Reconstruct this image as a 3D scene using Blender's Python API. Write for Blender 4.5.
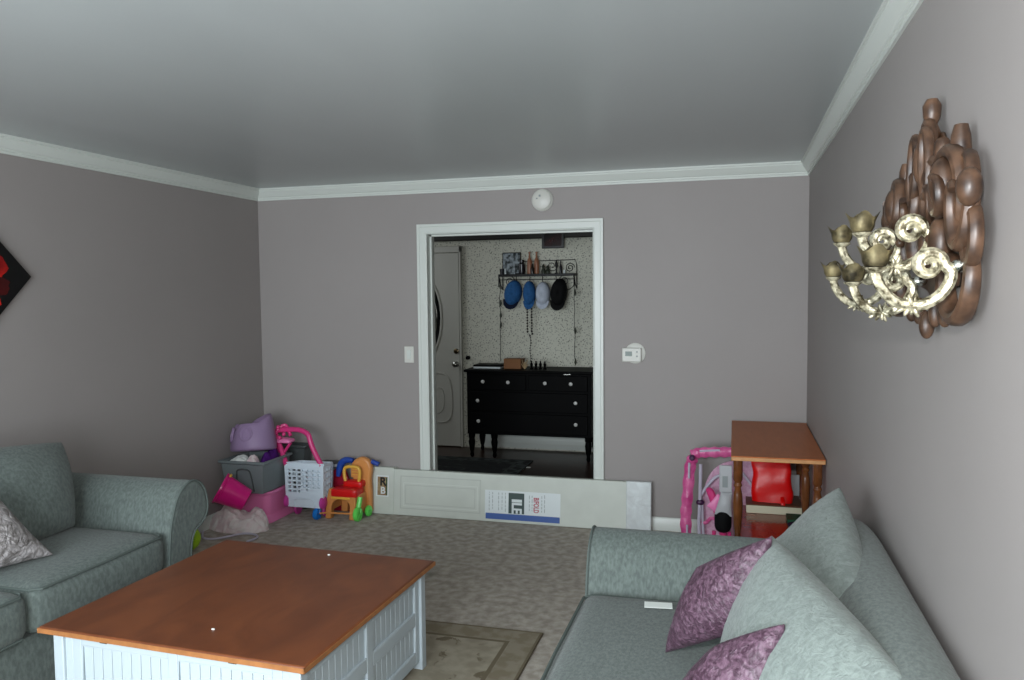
import bpy, bmesh, math, random
from mathutils import Vector, Matrix, noise
S = bpy.context.scene
C = S.collection
PI = math.pi
for o in list(bpy.data.objects): bpy.data.objects.remove(o)

def lin(c):
    if isinstance(c, str): c = tuple(int(c[i:i+2], 16) / 255 for i in (0, 2, 4))
    return tuple(x / 12.92 if x <= .04045 else ((x + .055) / 1.055) ** 2.4 for x in c)

# ------------------------------------------------------------------ camera, world, lights, exposure
CAM = Vector((3.5421, -5.4042, 1.6299))
RR = Vector((0.96284057, 0.26988464, -0.01001604)); UU = Vector((-0.00648182, 0.06016883, 0.99816717)); FF = Vector((-0.26999264, 0.96101092, -0.05968234))
cd = bpy.data.cameras.new('camera'); cam = bpy.data.objects.new('camera', cd); C.objects.link(cam)
m = Matrix((RR, UU, -FF)).transposed().to_4x4(); m.translation = CAM
cam.matrix_world = m
cd.sensor_width = 36; cd.lens = 792.593 * 36 / 1024; cd.clip_start = .02; cd.clip_end = 60
S.camera = cam
S.view_settings.view_transform = 'Standard'; S.view_settings.look = 'None'
S.view_settings.gamma = 1; S.view_settings.use_curve_mapping = False
S.view_settings.exposure = 0.0

w = bpy.data.worlds.new('overcast_sky'); S.world = w; w.use_nodes = True
w.node_tree.nodes['Background'].inputs[0].default_value = (.72, .85, 1, 1)
w.node_tree.nodes['Background'].inputs[1].default_value = 1.2

def area(name, loc, target, sx, sy, power, col):
    l = bpy.data.lights.new(name, 'AREA'); l.shape = 'RECTANGLE'; l.size = sx; l.size_y = sy; l.energy = power; l.color = col
    o = bpy.data.objects.new(name, l); C.objects.link(o); o.location = loc
    o.rotation_euler = (Vector(target) - Vector(loc)).to_track_quat('-Z', 'Y').to_euler()
    return o
# soft fill from outside an unseen window added behind the camera
area('window_fill', (2.0, -6.5, 1.35), (2.0, 0, 1.25), 3.0, 1.9, 285, (.86, .94, 1.0))
# camera flash above the lens
fl = bpy.data.lights.new('camera_flash', 'SPOT'); fl.energy = 135; fl.color = (1.0, .99, .99); fl.spot_size = R_ = math.radians(118); fl.spot_blend = .5; fl.shadow_soft_size = .022
flo = bpy.data.objects.new('camera_flash', fl); C.objects.link(flo); flo.location = CAM + UU * .17 - FF * .02
flo.rotation_euler = (FF + Vector((-.02, 0, .06))).to_track_quat('-Z', 'Y').to_euler()
# dim unseen fill light hung inside the hall
area('hall_fill', (-.3, 1.2, 2.1), (1.4, 1.6, 1.0), 1.2, 1.0, 9, (.9, .95, 1.0))

# ------------------------------------------------------------------ materials
def mat(name, col, rough=.6, spec=.5, metal=0, n=0, nscale=20, ndetail=6, col2=None, bump=0, bscale=None, bdist=.01, sheen=0, coat=0, stretch=(1, 1, 1), ramp=(.35, .65), distort=0):
    M = bpy.data.materials.new(name); M.use_nodes = True
    nt = M.node_tree; b = nt.nodes['Principled BSDF']
    c1 = lin(col)
    b.inputs['Base Color'].default_value = (*c1, 1); b.inputs['Roughness'].default_value = rough
    b.inputs['Metallic'].default_value = metal; b.inputs['Specular IOR Level'].default_value = spec
    if sheen: b.inputs['Sheen Weight'].default_value = sheen; b.inputs['Sheen Roughness'].default_value = .5
    if coat: b.inputs['Coat Weight'].default_value = coat; b.inputs['Coat Roughness'].default_value = .15
    if n or col2 or bump:
        tc = nt.nodes.new('ShaderNodeTexCoord'); mp = nt.nodes.new('ShaderNodeMapping'); mp.inputs['Scale'].default_value = stretch
        nt.links.new(tc.outputs['Object'], mp.inputs[0])
        def noi(sc):
            t = nt.nodes.new('ShaderNodeTexNoise'); t.inputs['Scale'].default_value = sc; t.inputs['Detail'].default_value = ndetail; t.inputs['Distortion'].default_value = distort
            nt.links.new(mp.outputs[0], t.inputs[0]); return t
        if col2 or n:
            t = noi(nscale); r = nt.nodes.new('ShaderNodeValToRGB')
            r.color_ramp.elements[0].position = ramp[0]; r.color_ramp.elements[1].position = ramp[1]
            if col2: a, c = c1, lin(col2)
            else: a = tuple(x * (1 - n) for x in c1); c = tuple(min(1, x * (1 + n)) for x in c1)
            r.color_ramp.elements[0].color = (*a, 1); r.color_ramp.elements[1].color = (*c, 1)
            nt.links.new(t.outputs[0], r.inputs[0]); nt.links.new(r.outputs[0], b.inputs['Base Color'])
        if bump:
            t2 = noi(bscale or nscale); bp_ = nt.nodes.new('ShaderNodeBump'); bp_.inputs['Strength'].default_value = bump; bp_.inputs['Distance'].default_value = bdist
            nt.links.new(t2.outputs[0], bp_.inputs['Height']); nt.links.new(bp_.outputs[0], b.inputs['Normal'])
    return M

M = {}
M['wall'] = mat('wall_paint', (.575, .553, .542), .55, .35, n=.02, nscale=1.5, bump=.05, bscale=160, bdist=.002)
M['ceil'] = mat('ceiling_paint', (.68, .70, .70), .33, .5, n=.02, nscale=2.5, bump=.04, bscale=6, bdist=.004, stretch=(1, .3, 1))
M['trim'] = mat('white_trim', (.79, .81, .785), .35, .5)
M['white'] = mat('white_paint', (.70, .745, .765), .4, .5)
M['plastic_white'] = mat('white_plastic', (.79, .79, .76), .4)
M['carpet'] = mat('carpet', (.575, .545, .495), .95, .1, col2=(.71, .68, .635), nscale=19, ndetail=15, ramp=(.36, .66), bump=.5, bscale=240, bdist=.006, sheen=.1)
M['fabric'] = mat('sage_chenille', (.355, .388, .375), .9, .1, col2=(.425, .463, .445), nscale=70, ndetail=8, ramp=(.36, .64), bump=.5, bscale=150, bdist=.004, sheen=.15, stretch=(1.4, 1, .55), distort=.3)
M['fabric_swirl'] = mat('sage_crinkle_chenille', (.455, .49, .475), .9, .1, col2=(.515, .555, .535), nscale=42, ndetail=7, ramp=(.38, .6), bump=.7, bscale=45, bdist=.006, sheen=.15, distort=1.4)
M['piping'] = mat('sage_piping', (.36, .395, .38), .9, .1)
M['purple'] = mat('purple_crinkle_satin', (.29, .20, .255), .42, .5, col2=(.44, .335, .40), nscale=48, ndetail=6, ramp=(.42, .62), bump=1.0, bscale=40, bdist=.010, distort=1.3)
M['greyfab'] = mat('silver_crinkle', (.44, .42, .41), .5, .5, col2=(.68, .66, .66), nscale=16, ndetail=4, ramp=(.38, .62), bump=.9, bscale=20, bdist=.014, distort=2.2)
M['tabletop'] = mat('stained_table_top', (.40, .215, .12), .38, .45, col2=(.49, .275, .155), nscale=5, ndetail=8, ramp=(.3, .7), stretch=(1.5, .6, 1), distort=1.0)
M['tableedge'] = mat('table_edge', (.62, .41, .24), .45, .4, n=.12, nscale=30)
M['oak'] = mat('oak_stain', (.44, .26, .13), .35, .5, col2=(.56, .35, .19), nscale=8, stretch=(6, .8, .8), ramp=(.3, .7))
M['oak_edge'] = mat('light_oak_edge', (.72, .52, .33), .4, .5, n=.1, nscale=30)
M['oak_dark'] = mat('turned_leg_oak', (.33, .18, .08), .25, .6, col2=(.46, .27, .13), nscale=18, ramp=(.3, .7))
M['oak_top'] = mat('end_table_top', (.66, .38, .21), .42, .2, col2=(.70, .41, .235), nscale=9, stretch=(5, .7, 1), ramp=(.3, .7))
M['shelf'] = mat('red_brown_shelf', (.55, .22, .12), .18, .6, n=.12, nscale=6)
M['carved'] = mat('carved_dark_wood', (.15, .10, .072), .38, .45, col2=(.36, .265, .20), nscale=30, ramp=(.3, .7))
M['gold'] = mat('antique_gold', (.30, .27, .19), .38, .6, metal=.55, col2=(.80, .77, .66), nscale=70, ndetail=5, ramp=(.36, .58), bump=.5, bscale=90, bdist=.003)
M['cupgold'] = mat('dark_antique_gold', (.20, .18, .13), .33, .6, metal=.7, col2=(.60, .55, .41), nscale=22, ndetail=5, ramp=(.35, .62))
M['black'] = mat('black_lacquer', (.008, .008, .009), .55, .08)
M['iron'] = mat('black_iron', (.03, .028, .028), .5, .4)
M['steel'] = mat('polished_metal', (.75, .75, .72), .2, .5, metal=1)
M['knob'] = mat('white_porcelain', (.82, .82, .80), .2, .5)
M['darkwood'] = mat('dark_hall_floor', (.12, .075, .06), .3, .4, col2=(.26, .15, .11), nscale=5, stretch=(.5, 8, 1))
M['darktrim'] = mat('dark_beam', (.12, .11, .075), .5, .4)
M['door'] = mat('white_door', (.74, .74, .70), .45, .4)
M['glassdark'] = mat('door_glass', (.05, .055, .06), .08, .6)
M['carton'] = mat('carton_print', (.76, .78, .745), .5, .35, n=.03, nscale=8)
M['cartonline'] = mat('carton_grey_line', (.70, .72, .69), .55, .3)
M['cartonshade'] = mat('carton_bevel_line', (.80, .82, .79), .55, .3)
M['label'] = mat('label_paper', (.83, .86, .86), .5)
M['labelblue'] = mat('label_blue', (.23, .35, .60), .5)
M['labelgreen'] = mat('label_dark_green', (.20, .27, .26), .5)
M['ink'] = mat('black_ink', (.06, .06, .06), .6)
M['inkgrey'] = mat('grey_ink', (.55, .58, .58), .6)
M['inkred'] = mat('red_ink', (.68, .30, .36), .6)
M['labelbrown'] = mat('label_brown', (.52, .38, .24), .5, col2=(.62, .56, .42), nscale=30)
M['film'] = mat('shrink_film_carton', (.76, .78, .78), .22, .6, col2=(.84, .87, .87), nscale=14, ndetail=3, ramp=(.4, .8), bump=.35, bscale=14, bdist=.006, distort=.8)
M['magenta'] = mat('magenta_plastic', (.88, .08, .52), .28, .5)
M['pink'] = mat('pink_plastic', (.90, .50, .70), .4, .5)
M['hotpink'] = mat('hot_pink_plastic', (.82, .22, .48), .35, .5)
M['orchid'] = mat('orchid_plastic', (.78, .25, .60), .4, .5)
M['palepink'] = mat('pale_pink_cloth', (.84, .75, .76), .9, .1, col2=(.88, .85, .84), nscale=14, bump=.8, bscale=13, bdist=.03, distort=1.5)
M['lilac'] = mat('lilac_foam', (.56, .47, .60), .5, .4, n=.03, nscale=8)
M['tote'] = mat('grey_tote_plastic', (.45, .485, .49), .4, .5, n=.03, nscale=5)
M['totedark'] = mat('dark_tote_plastic', (.27, .29, .29), .45, .5)
M['violet'] = mat('violet_cloth', (.26, .08, .38), .8, .2, n=.3, nscale=20)
M['cartwhite'] = mat('white_cart_plastic', (.84, .89, .93), .4, .5)
M['tan'] = mat('tan_plastic', (.82, .55, .30), .4, .5, n=.04, nscale=8)
M['yellow'] = mat('yellow_plastic', (.88, .68, .26), .4, .5)
M['red'] = mat('red_plastic', (.82, .07, .07), .35, .5)
M['darkred'] = mat('dark_red_plastic', (.62, .06, .18), .4, .5)
M['blue'] = mat('blue_plastic', (.08, .25, .60), .4, .5)
M['brightblue'] = mat('bright_blue_plastic', (.07, .45, .78), .35, .5)
M['green'] = mat('lime_green_plastic', (.40, .85, .35), .35, .5)
M['ball'] = mat('yellow_green_ball', (.62, .78, .12), .5, .4)
M['bag'] = mat('glossy_red_bag', (.86, .02, .02), .30, .4, bump=.25, bscale=7, bdist=.02)
M['pinkpad'] = mat('quilted_pink_vinyl', (.74, .26, .50), .3, .5, col2=(.84, .42, .62), nscale=14, bump=.6, bscale=18, bdist=.02)
M['palemesh'] = mat('pale_pink_mesh', (.74, .56, .66), .85, .1, col2=(.80, .66, .74), nscale=60)
M['tube'] = mat('light_grey_tube', (.72, .70, .76), .3, .5)
M['greyplastic'] = mat('light_grey_plastic', (.70, .71, .72), .45, .4)
M['clasp'] = mat('dark_purple_clasp', (.24, .10, .25), .4, .5)
M['denimblue'] = mat('blue_cap_cloth', (.17, .36, .56), .8, .2, n=.15, nscale=40)
M['navy'] = mat('navy_cap_cloth', (.05, .09, .18), .8, .2)
M['lightcap'] = mat('light_grey_cap_cloth', (.72, .75, .80), .8, .2, n=.08, nscale=30)
M['blackcloth'] = mat('black_cap_cloth', (.035, .035, .04), .8, .2)
M['bottle'] = mat('tan_bottle', (.60, .40, .29), .4, .5)
M['bottledark'] = mat('dark_bottle', (.08, .07, .10), .25, .5)
M['smokecol'] = mat('mottled_green_figure', (.20, .22, .17), .5, .4, n=.5, nscale=40)
M['cardboard'] = mat('brown_cardboard', (.52, .36, .24), .7, .2)
M['beads'] = mat('dark_beads', (.12, .08, .05), .3, .5)
M['photo'] = mat('photo_collage', (.16, .19, .19), .4, .4, col2=(.62, .66, .68), nscale=22, ndetail=2, ramp=(.4, .6))
M['darkpic'] = mat('dark_red_picture', (.06, .03, .025), .2, .6, col2=(.28, .10, .09), nscale=9, ndetail=3, ramp=(.45, .75))
M['frameblack'] = mat('black_frame', (.045, .035, .03), .3, .6)
M['canvas'] = mat('black_canvas', (.03, .028, .03), .6, .3)
M['petal'] = mat('red_petal_paint', (.48, .03, .03), .6, .3, col2=(.86, .13, .08), nscale=6, ndetail=3, ramp=(.35, .65))
M['petaldark'] = mat('dark_red_petal_paint', (.25, .02, .02), .6, .3, n=.3, nscale=8)
M['lcd'] = mat('lcd_green', (.20, .30, .25), .3, .5)
M['twig'] = mat('pale_twig', (.70, .60, .45), .7)
M['paper'] = mat('paper', (.88, .90, .88), .7, .2)
M['gamebox'] = mat('brown_box_lid', (.38, .25, .17), .5, .3)
M['cream'] = mat('cream_box_side', (.83, .82, .72), .5, .3)
M['greenbook'] = mat('green_book', (.06, .30, .20), .5, .3)
M['bluecloth'] = mat('dark_blue_cloth', (.08, .10, .22), .7, .2)
M['brass'] = mat('brass_knob', (.38, .33, .24), .25, .6, metal=.9)

def wallpaper():
    m = bpy.data.materials.new('sprigged_wallpaper'); m.use_nodes = True; nt = m.node_tree; b = nt.nodes['Principled BSDF']
    b.inputs['Roughness'].default_value = .7
    tc = nt.nodes.new('ShaderNodeTexCoord'); v = nt.nodes.new('ShaderNodeTexVoronoi'); v.inputs['Scale'].default_value = 55; v.feature = 'F1'
    nz = nt.nodes.new('ShaderNodeTexNoise'); nz.inputs['Scale'].default_value = 60; nz.inputs['Detail'].default_value = 4
    nt.links.new(tc.outputs['Object'], v.inputs[0]); nt.links.new(tc.outputs['Object'], nz.inputs[0])
    r = nt.nodes.new('ShaderNodeValToRGB'); r.color_ramp.elements[0].position = .30; r.color_ramp.elements[1].position = .46
    r.color_ramp.elements[0].color = (0, 0, 0, 1); r.color_ramp.elements[1].color = (1, 1, 1, 1)
    r2 = nt.nodes.new('ShaderNodeValToRGB'); r2.color_ramp.elements[0].position = .44; r2.color_ramp.elements[1].position = .54
    nt.links.new(v.outputs['Distance'], r.inputs[0]); nt.links.new(nz.outputs[0], r2.inputs[0])
    mx = nt.nodes.new('ShaderNodeMix'); mx.data_type = 'FLOAT'
    mth = nt.nodes.new('ShaderNodeMath'); mth.operation = 'MAXIMUM'
    nt.links.new(r.outputs[0], mth.inputs[0]); nt.links.new(r2.outputs[0], mth.inputs[1])
    mc = nt.nodes.new('ShaderNodeMix'); mc.data_type = 'RGBA'
    mc.inputs[6].default_value = (*lin((.47, .47, .43)), 1); mc.inputs[7].default_value = (*lin((.80, .80, .74)), 1)
    nt.links.new(mth.outputs[0], mc.inputs[0]); nt.links.new(mc.outputs[2], b.inputs['Base Color'])
    return m
M['wallpaper'] = wallpaper()

def window_glass():
    m = bpy.data.materials.new('window_glass'); m.use_nodes = True; nt = m.node_tree
    nt.nodes.remove(nt.nodes['Principled BSDF'])
    t = nt.nodes.new('ShaderNodeBsdfTransparent'); g = nt.nodes.new('ShaderNodeBsdfGlossy'); g.inputs['Roughness'].default_value = .02
    mx = nt.nodes.new('ShaderNodeMixShader'); mx.inputs[0].default_value = .06
    nt.links.new(t.outputs[0], mx.inputs[1]); nt.links.new(g.outputs[0], mx.inputs[2]); nt.links.new(mx.outputs[0], nt.nodes['Material Output'].inputs[0])
    return m
M['glass'] = window_glass()

# area rug in world space: border bands and a mottled flower ground
def rug_mat(name, x0, x1, y0, y1, ground, ground2, band, line):
    m = bpy.data.materials.new(name); m.use_nodes = True; nt = m.node_tree; b = nt.nodes['Principled BSDF']; b.inputs['Roughness'].default_value = .95
    N = nt.nodes.new; Lk = nt.links.new
    tc = N('ShaderNodeTexCoord'); sp = N('ShaderNodeSeparateXYZ'); Lk(tc.outputs['Object'], sp.inputs[0])
    def math_(op, a, c):
        q = N('ShaderNodeMath'); q.operation = op
        for i, z in enumerate((a, c)):
            if isinstance(z, (int, float)): q.inputs[i].default_value = z
            else: Lk(z, q.inputs[i])
        return q.outputs[0]
    dx = math_('MINIMUM', math_('SUBTRACT', sp.outputs[0], x0), math_('SUBTRACT', x1, sp.outputs[0]))
    dy = math_('MINIMUM', math_('SUBTRACT', sp.outputs[1], y0), math_('SUBTRACT', y1, sp.outputs[1]))
    d = math_('MINIMUM', dx, dy)
    n = N('ShaderNodeTexNoise'); n.inputs['Scale'].default_value = 13; n.inputs['Detail'].default_value = 7; Lk(tc.outputs['Object'], n.inputs[0])
    n2 = N('ShaderNodeTexNoise'); n2.inputs['Scale'].default_value = 6.5; n2.inputs['Detail'].default_value = 5; n2.inputs['Distortion'].default_value = 1.6; Lk(tc.outputs['Object'], n2.inputs[0])
    def mix(f, a, c):
        q = N('ShaderNodeMix'); q.data_type = 'RGBA'; Lk(f, q.inputs[0])
        for i, z in ((6, a), (7, c)):
            if isinstance(z, tuple): q.inputs[i].default_value = (*lin(z), 1)
            else: Lk(z, q.inputs[i])
        return q.outputs[2]
    def step(v, a, c):
        q = N('ShaderNodeMapRange'); q.clamp = True; Lk(v, q.inputs[0]); q.inputs[1].default_value = a; q.inputs[2].default_value = c; return q.outputs[0]
    g = mix(step(n.outputs[0], .4, .6), ground, ground2)
    g = mix(step(n2.outputs[0], .60, .67), g, line)
    bd = mix(step(n.outputs[0], .42, .55), band, ground)
    c = mix(step(d, .125, .13), bd, g)
    ln = math_('MULTIPLY', step(d, .128, .131), math_('SUBTRACT', 1, step(d, .148, .151)))
    c = mix(ln, c, line)
    ed = math_('SUBTRACT', 1, step(d, .012, .016)); c = mix(ed, c, line)
    Lk(c, b.inputs['Base Color'])
    return m

# ------------------------------------------------------------------ mesh helpers
def sharp(me, ang=35):
    for p in me.polygons: p.use_smooth = True
    me.set_sharp_from_angle(angle=math.radians(ang))

def obj(name, bm, m, parent=None, bevel=0, seg=2, subsurf=0, ang=35, flat=False, kind=None):
    me = bpy.data.meshes.new(name); bmesh.ops.recalc_face_normals(bm, faces=bm.faces); bm.to_mesh(me); bm.free()
    if not flat: sharp(me, ang)
    o = bpy.data.objects.new(name, me); C.objects.link(o)
    ms = m if isinstance(m, (list, tuple)) else [m]
    for x in ms: me.materials.append(M[x] if isinstance(x, str) else x)
    if bevel:
        b = o.modifiers.new('Bevel', 'BEVEL'); b.width = bevel; b.segments = seg; b.limit_method = 'ANGLE'; b.angle_limit = math.radians(40)
    if subsurf:
        s = o.modifiers.new('Subsurf', 'SUBSURF'); s.levels = subsurf; s.render_levels = subsurf
    if parent: o.parent = parent
    if kind: o['kind'] = kind
    return o

def thing(name, label, cat, loc=(0, 0, 0), rz=0, group=None, rot=None):
    o = bpy.data.objects.new(name, None); C.objects.link(o); o.location = loc; o.rotation_euler = rot or (0, 0, rz)
    o.empty_display_size = .1
    o['label'] = label; o['category'] = cat
    if group: o['group'] = group
    return o
def tag(o, label, cat, group=None):
    o['label'] = label; o['category'] = cat
    if group: o['group'] = group
    return o
def struct(name, bm, m, **k):
    o = obj(name, bm, m, **k)
    if not o.parent: o['kind'] = 'structure'
    return o

def box(bm, lo, hi, mi=0, M4=None):
    x0, y0, z0 = lo; x1, y1, z1 = hi
    vs = [bm.verts.new(v) for v in ((x0, y0, z0), (x1, y0, z0), (x1, y1, z0), (x0, y1, z0), (x0, y0, z1), (x1, y0, z1), (x1, y1, z1), (x0, y1, z1))]
    if M4:
        for v in vs: v.co = M4 @ v.co
    for f in ((0, 3, 2, 1), (4, 5, 6, 7), (0, 1, 5, 4), (1, 2, 6, 5), (2, 3, 7, 6), (3, 0, 4, 7)):
        q = bm.faces.new([vs[i] for i in f]); q.material_index = mi
    return vs
def bx(lo, hi): bm = bmesh.new(); box(bm, lo, hi); return bm
def frustum(bm, c0, s0, c1, s1):
    # box-like solid between rectangle (centre c0, half sizes s0) and rectangle (c1,s1) at different z
    a = [bm.verts.new((c0[0] + sx * s0[0], c0[1] + sy * s0[1], c0[2])) for sx, sy in ((-1, -1), (1, -1), (1, 1), (-1, 1))]
    b = [bm.verts.new((c1[0] + sx * s1[0], c1[1] + sy * s1[1], c1[2])) for sx, sy in ((-1, -1), (1, -1), (1, 1), (-1, 1))]
    bm.faces.new(a[::-1]); bm.faces.new(b)
    for i in range(4): bm.faces.new((a[i], a[(i + 1) % 4], b[(i + 1) % 4], b[i]))

def catmull(pts, k=6, closed=False):
    P = [Vector(p) for p in pts]; n = len(P); out = []
    rng = range(n) if closed else range(n - 1)
    for i in rng:
        if closed: p0, p1, p2, p3 = P[i - 1], P[i], P[(i + 1) % n], P[(i + 2) % n]
        else: p0, p1, p2, p3 = P[max(i - 1, 0)], P[i], P[i + 1], P[min(i + 2, n - 1)]
        for j in range(k):
            t = j / k
            out.append(.5 * ((2 * p1) + (p2 - p0) * t + (2 * p0 - 5 * p1 + 4 * p2 - p3) * t * t + (3 * p1 - p0 - 3 * p2 + p3) * t ** 3))
    if not closed: out.append(P[-1])
    return out

def tube(bm, pts, r, seg=8, closed=False, flat=1.0, ref=None):
    """sweep an ellipse; r number or list; flat squeezes along the ref direction"""
    P = [Vector(p) for p in pts]; n = len(P)
    rs = r if isinstance(r, (list, tuple)) else [r] * n
    if len(rs) != n: rs = [rs[min(len(rs) - 1, int(i * (len(rs) - 1) / max(1, n - 1)))] * (1 - ((i * (len(rs) - 1) / max(1, n - 1)) % 1)) + rs[min(len(rs) - 1, int(i * (len(rs) - 1) / max(1, n - 1)) + 1)] * ((i * (len(rs) - 1) / max(1, n - 1)) % 1) for i in range(n)]
    rings = []; prev = None
    for i in range(n):
        if closed: t = (P[(i + 1) % n] - P[i - 1])
        else: t = P[min(i + 1, n - 1)] - P[max(i - 1, 0)]
        if t.length < 1e-9: t = Vector((0, 0, 1))
        t.normalize()
        if ref is not None:
            a = Vector(ref) - t * Vector(ref).dot(t)
            if a.length < 1e-4: a = t.orthogonal()
        elif prev is None: a = t.orthogonal()
        else: a = prev - t * prev.dot(t)
        a.normalize(); b = t.cross(a); prev = a
        rings.append([bm.verts.new(P[i] + (a * math.cos(2 * PI * k / seg) * flat + b * math.sin(2 * PI * k / seg)) * rs[i]) for k in range(seg)])
    for i in range(n if closed else n - 1):
        A, B = rings[i], rings[(i + 1) % n]
        for k in range(seg): bm.faces.new((A[k], A[(k + 1) % seg], B[(k + 1) % seg], B[k]))
    if not closed:
        bm.faces.new(rings[0][::-1]); bm.faces.new(rings[-1])
def tb(pts, r, **k): bm = bmesh.new(); tube(bm, pts, r, **k); return bm

def lathe(bm, prof, seg=20, o=(0, 0, 0), M4=None, cap=True):
    rings = []
    T = M4 or Matrix.Translation(o)
    for r, z in prof: rings.append([bm.verts.new(T @ Vector((max(r, 1e-4) * math.cos(2 * PI * k / seg), max(r, 1e-4) * math.sin(2 * PI * k / seg), z))) for k in range(seg)])
    for A, B in zip(rings, rings[1:]):
        for k in range(seg): bm.faces.new((A[k], A[(k + 1) % seg], B[(k + 1) % seg], B[k]))
    if cap: bm.faces.new(rings[0][::-1]); bm.faces.new(rings[-1])
def lt(prof, **k): bm = bmesh.new(); lathe(bm, prof, **k); return bm

def prism(bm, poly, f0, f1, mi=0):
    """poly list of 2D points; f0,f1 map (a,b)->3D for the two caps"""
    A = [bm.verts.new(f0(*p)) for p in poly]; B = [bm.verts.new(f1(*p)) for p in poly]; n = len(poly)
    for f in (bm.faces.new(A[::-1]), bm.faces.new(B)): f.material_index = mi
    for i in range(n): bm.faces.new((A[i], A[(i + 1) % n], B[(i + 1) % n], B[i])).material_index = mi

def ball(bm, c, r, sc=(1, 1, 1), u=14, v=9):
    q = bmesh.ops.create_uvsphere(bm, u_segments=u, v_segments=v, radius=r)['verts']
    for p in q: p.co = Vector((p.co.x * sc[0], p.co.y * sc[1], p.co.z * sc[2])) + Vector(c)
def bl(c, r, **k): bm = bmesh.new(); ball(bm, c, r, **k); return bm

def cushion(lo, hi, r=.05, puff=.03, n=14, sagf=0):
    """rounded, puffed box"""
    bm = bmesh.new(); L = Vector(lo); H = Vector(hi); cc = (L + H) / 2; h = (H - L) / 2
    bmesh.ops.create_cube(bm, size=2)
    bmesh.ops.subdivide_edges(bm, edges=bm.edges[:], cuts=n, use_grid_fill=True)
    for v in bm.verts:
        u = v.co.copy()
        # bias samples towards the edges
        u = Vector([math.sin(x * PI / 2) if abs(x) < .999 else x for x in u])
        p = Vector((u.x * h.x, u.y * h.y, u.z * h.z))
        inner = Vector([max(-h[i] + r, min(h[i] - r, p[i])) for i in range(3)])
        d = p - inner
        if d.length > 1e-6: p = inner + d.normalized() * min(r, max(abs(d.x), abs(d.y), abs(d.z)))
        q = (1 - u.x ** 2) * (1 - u.y ** 2)
        p.z += puff * q * (1 if u.z > 0 else .2) * abs(u.z)
        q2 = (1 - u.z ** 2)
        p.x += .4 * puff * q2 * (1 - u.y ** 2) * u.x
        p.y += .25 * puff * q2 * (1 - u.x ** 2) * u.y
        v.co = cc + p
    return bm

def pillow(corners, t=.14, n=22, pinch=.05, wr=0, seed=0, exp=.5):
    """soft pillow from four corner points"""
    c = [Vector(p) for p in corners]; bm = bmesh.new()
    nrm = ((c[1] - c[0]).cross(c[3] - c[0])).normalized()
    cen = sum(c, Vector()) / 4
    G = {}
    for s in (1, -1):
        for i in range(n + 1):
            for j in range(n + 1):
                u, v = math.sin((i / n * 2 - 1) * PI / 2), math.sin((j / n * 2 - 1) * PI / 2)
                if s == -1 and (i in (0, n) or j in (0, n)): G[(s, i, j)] = G[(1, i, j)]; continue
                pu = u * (1 - pinch * (1 - v * v)); pv = v * (1 - pinch * (1 - u * u))
                a, b = (pu + 1) / 2, (pv + 1) / 2
                p = c[0] * (1 - a) * (1 - b) + c[1] * a * (1 - b) + c[2] * a * b + c[3] * (1 - a) * b
                hgt = t / 2 * max(0, (1 - u * u) * (1 - v * v)) ** exp * (1 - .12 * (u * u + v * v))
                if wr:
                    hgt += wr * noise.noise(p * 9 + Vector((seed, seed, 0))) * min(1, 3 * (1 - u * u) * (1 - v * v) + .2)
                    hgt += wr * .5 * noise.noise(p * 24 + Vector((seed, 3, 0))) * min(1, 3 * (1 - u * u) * (1 - v * v))
                G[(s, i, j)] = bm.verts.new(p + nrm * s * hgt)
        for i in range(n):
            for j in range(n):
                q = [G[(s, i, j)], G[(s, i + 1, j)], G[(s, i + 1, j + 1)], G[(s, i, j + 1)]]
                if s == 1 or True:
                    try: bm.faces.new(q if s == 1 else q[::-1])
                    except ValueError: pass
    return bm
def pillow_edge(corners, pinch=.05, r=.006):
    c = [Vector(p) for p in corners]; P = []
    for e in range(4):
        for k in range(10):
            s = -1 + 2 * k / 10
            u, v = ((s, -1), (1, s), (-s, 1), (-1, -s))[e]
            a, b = (u * (1 - pinch * (1 - v * v)) + 1) / 2, (v * (1 - pinch * (1 - u * u)) + 1) / 2
            P.append(c[0] * (1 - a) * (1 - b) + c[1] * a * (1 - b) + c[2] * a * b + c[3] * (1 - a) * b)
    return tb(P, r, seg=6, closed=True)

def text(name, s, size, m, parent, loc, rot, depth=.0006, bold=0.0, sx=1):
    cu = bpy.data.curves.new(name, 'FONT'); cu.body = s; cu.size = size; cu.extrude = depth; cu.offset = bold; cu.align_x = 'CENTER'; cu.align_y = 'CENTER'
    t = bpy.data.objects.new(name + '_curve', cu); C.objects.link(t)
    me = bpy.data.meshes.new_from_object(t); bpy.data.objects.remove(t); me.name = name
    me.transform(Matrix.Diagonal((sx, 1, 1, 1)))
    o = bpy.data.objects.new(name, me); C.objects.link(o); me.materials.clear(); me.materials.append(M[m]); o.parent = parent; o.location = loc; o.rotation_euler = rot
    return o

# ------------------------------------------------------------------ room shell
W = 3.995; H = 2.44; YF = -6.2; HX0, HX1, HY = -.75, 3.3, 2.5
OX0, OX1, OZ = 1.391, 2.607, 2.057          # doorway opening
T = .13
struct('floor', bx((-.1, YF, -.12), (W + .1, T, 0)), 'carpet')
struct('ceiling', bx((-.1, YF - .1, H), (W + .1, 0, H + .1)), 'ceil')
struct('wall_left', bx((-.1, YF - .1, -.1), (0, 0, H)), 'wall')
struct('wall_right', bx((W, YF - .1, -.1), (W + .1, 0, H)), 'wall')
bm = bmesh.new(); box(bm, (HX0, 0, -.1), (OX0 - .02, T, H + .1)); box(bm, (OX1 + .02, 0, -.1), (W + .1, T, H + .1)); box(bm, (OX0 - .02, 0, OZ + .02), (OX1 + .02, T, H + .1))
struct('wall_back', bm, 'wall')
WX0, WX1, WZ0, WZ1 = .55, 3.45, .45, 2.2
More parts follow.
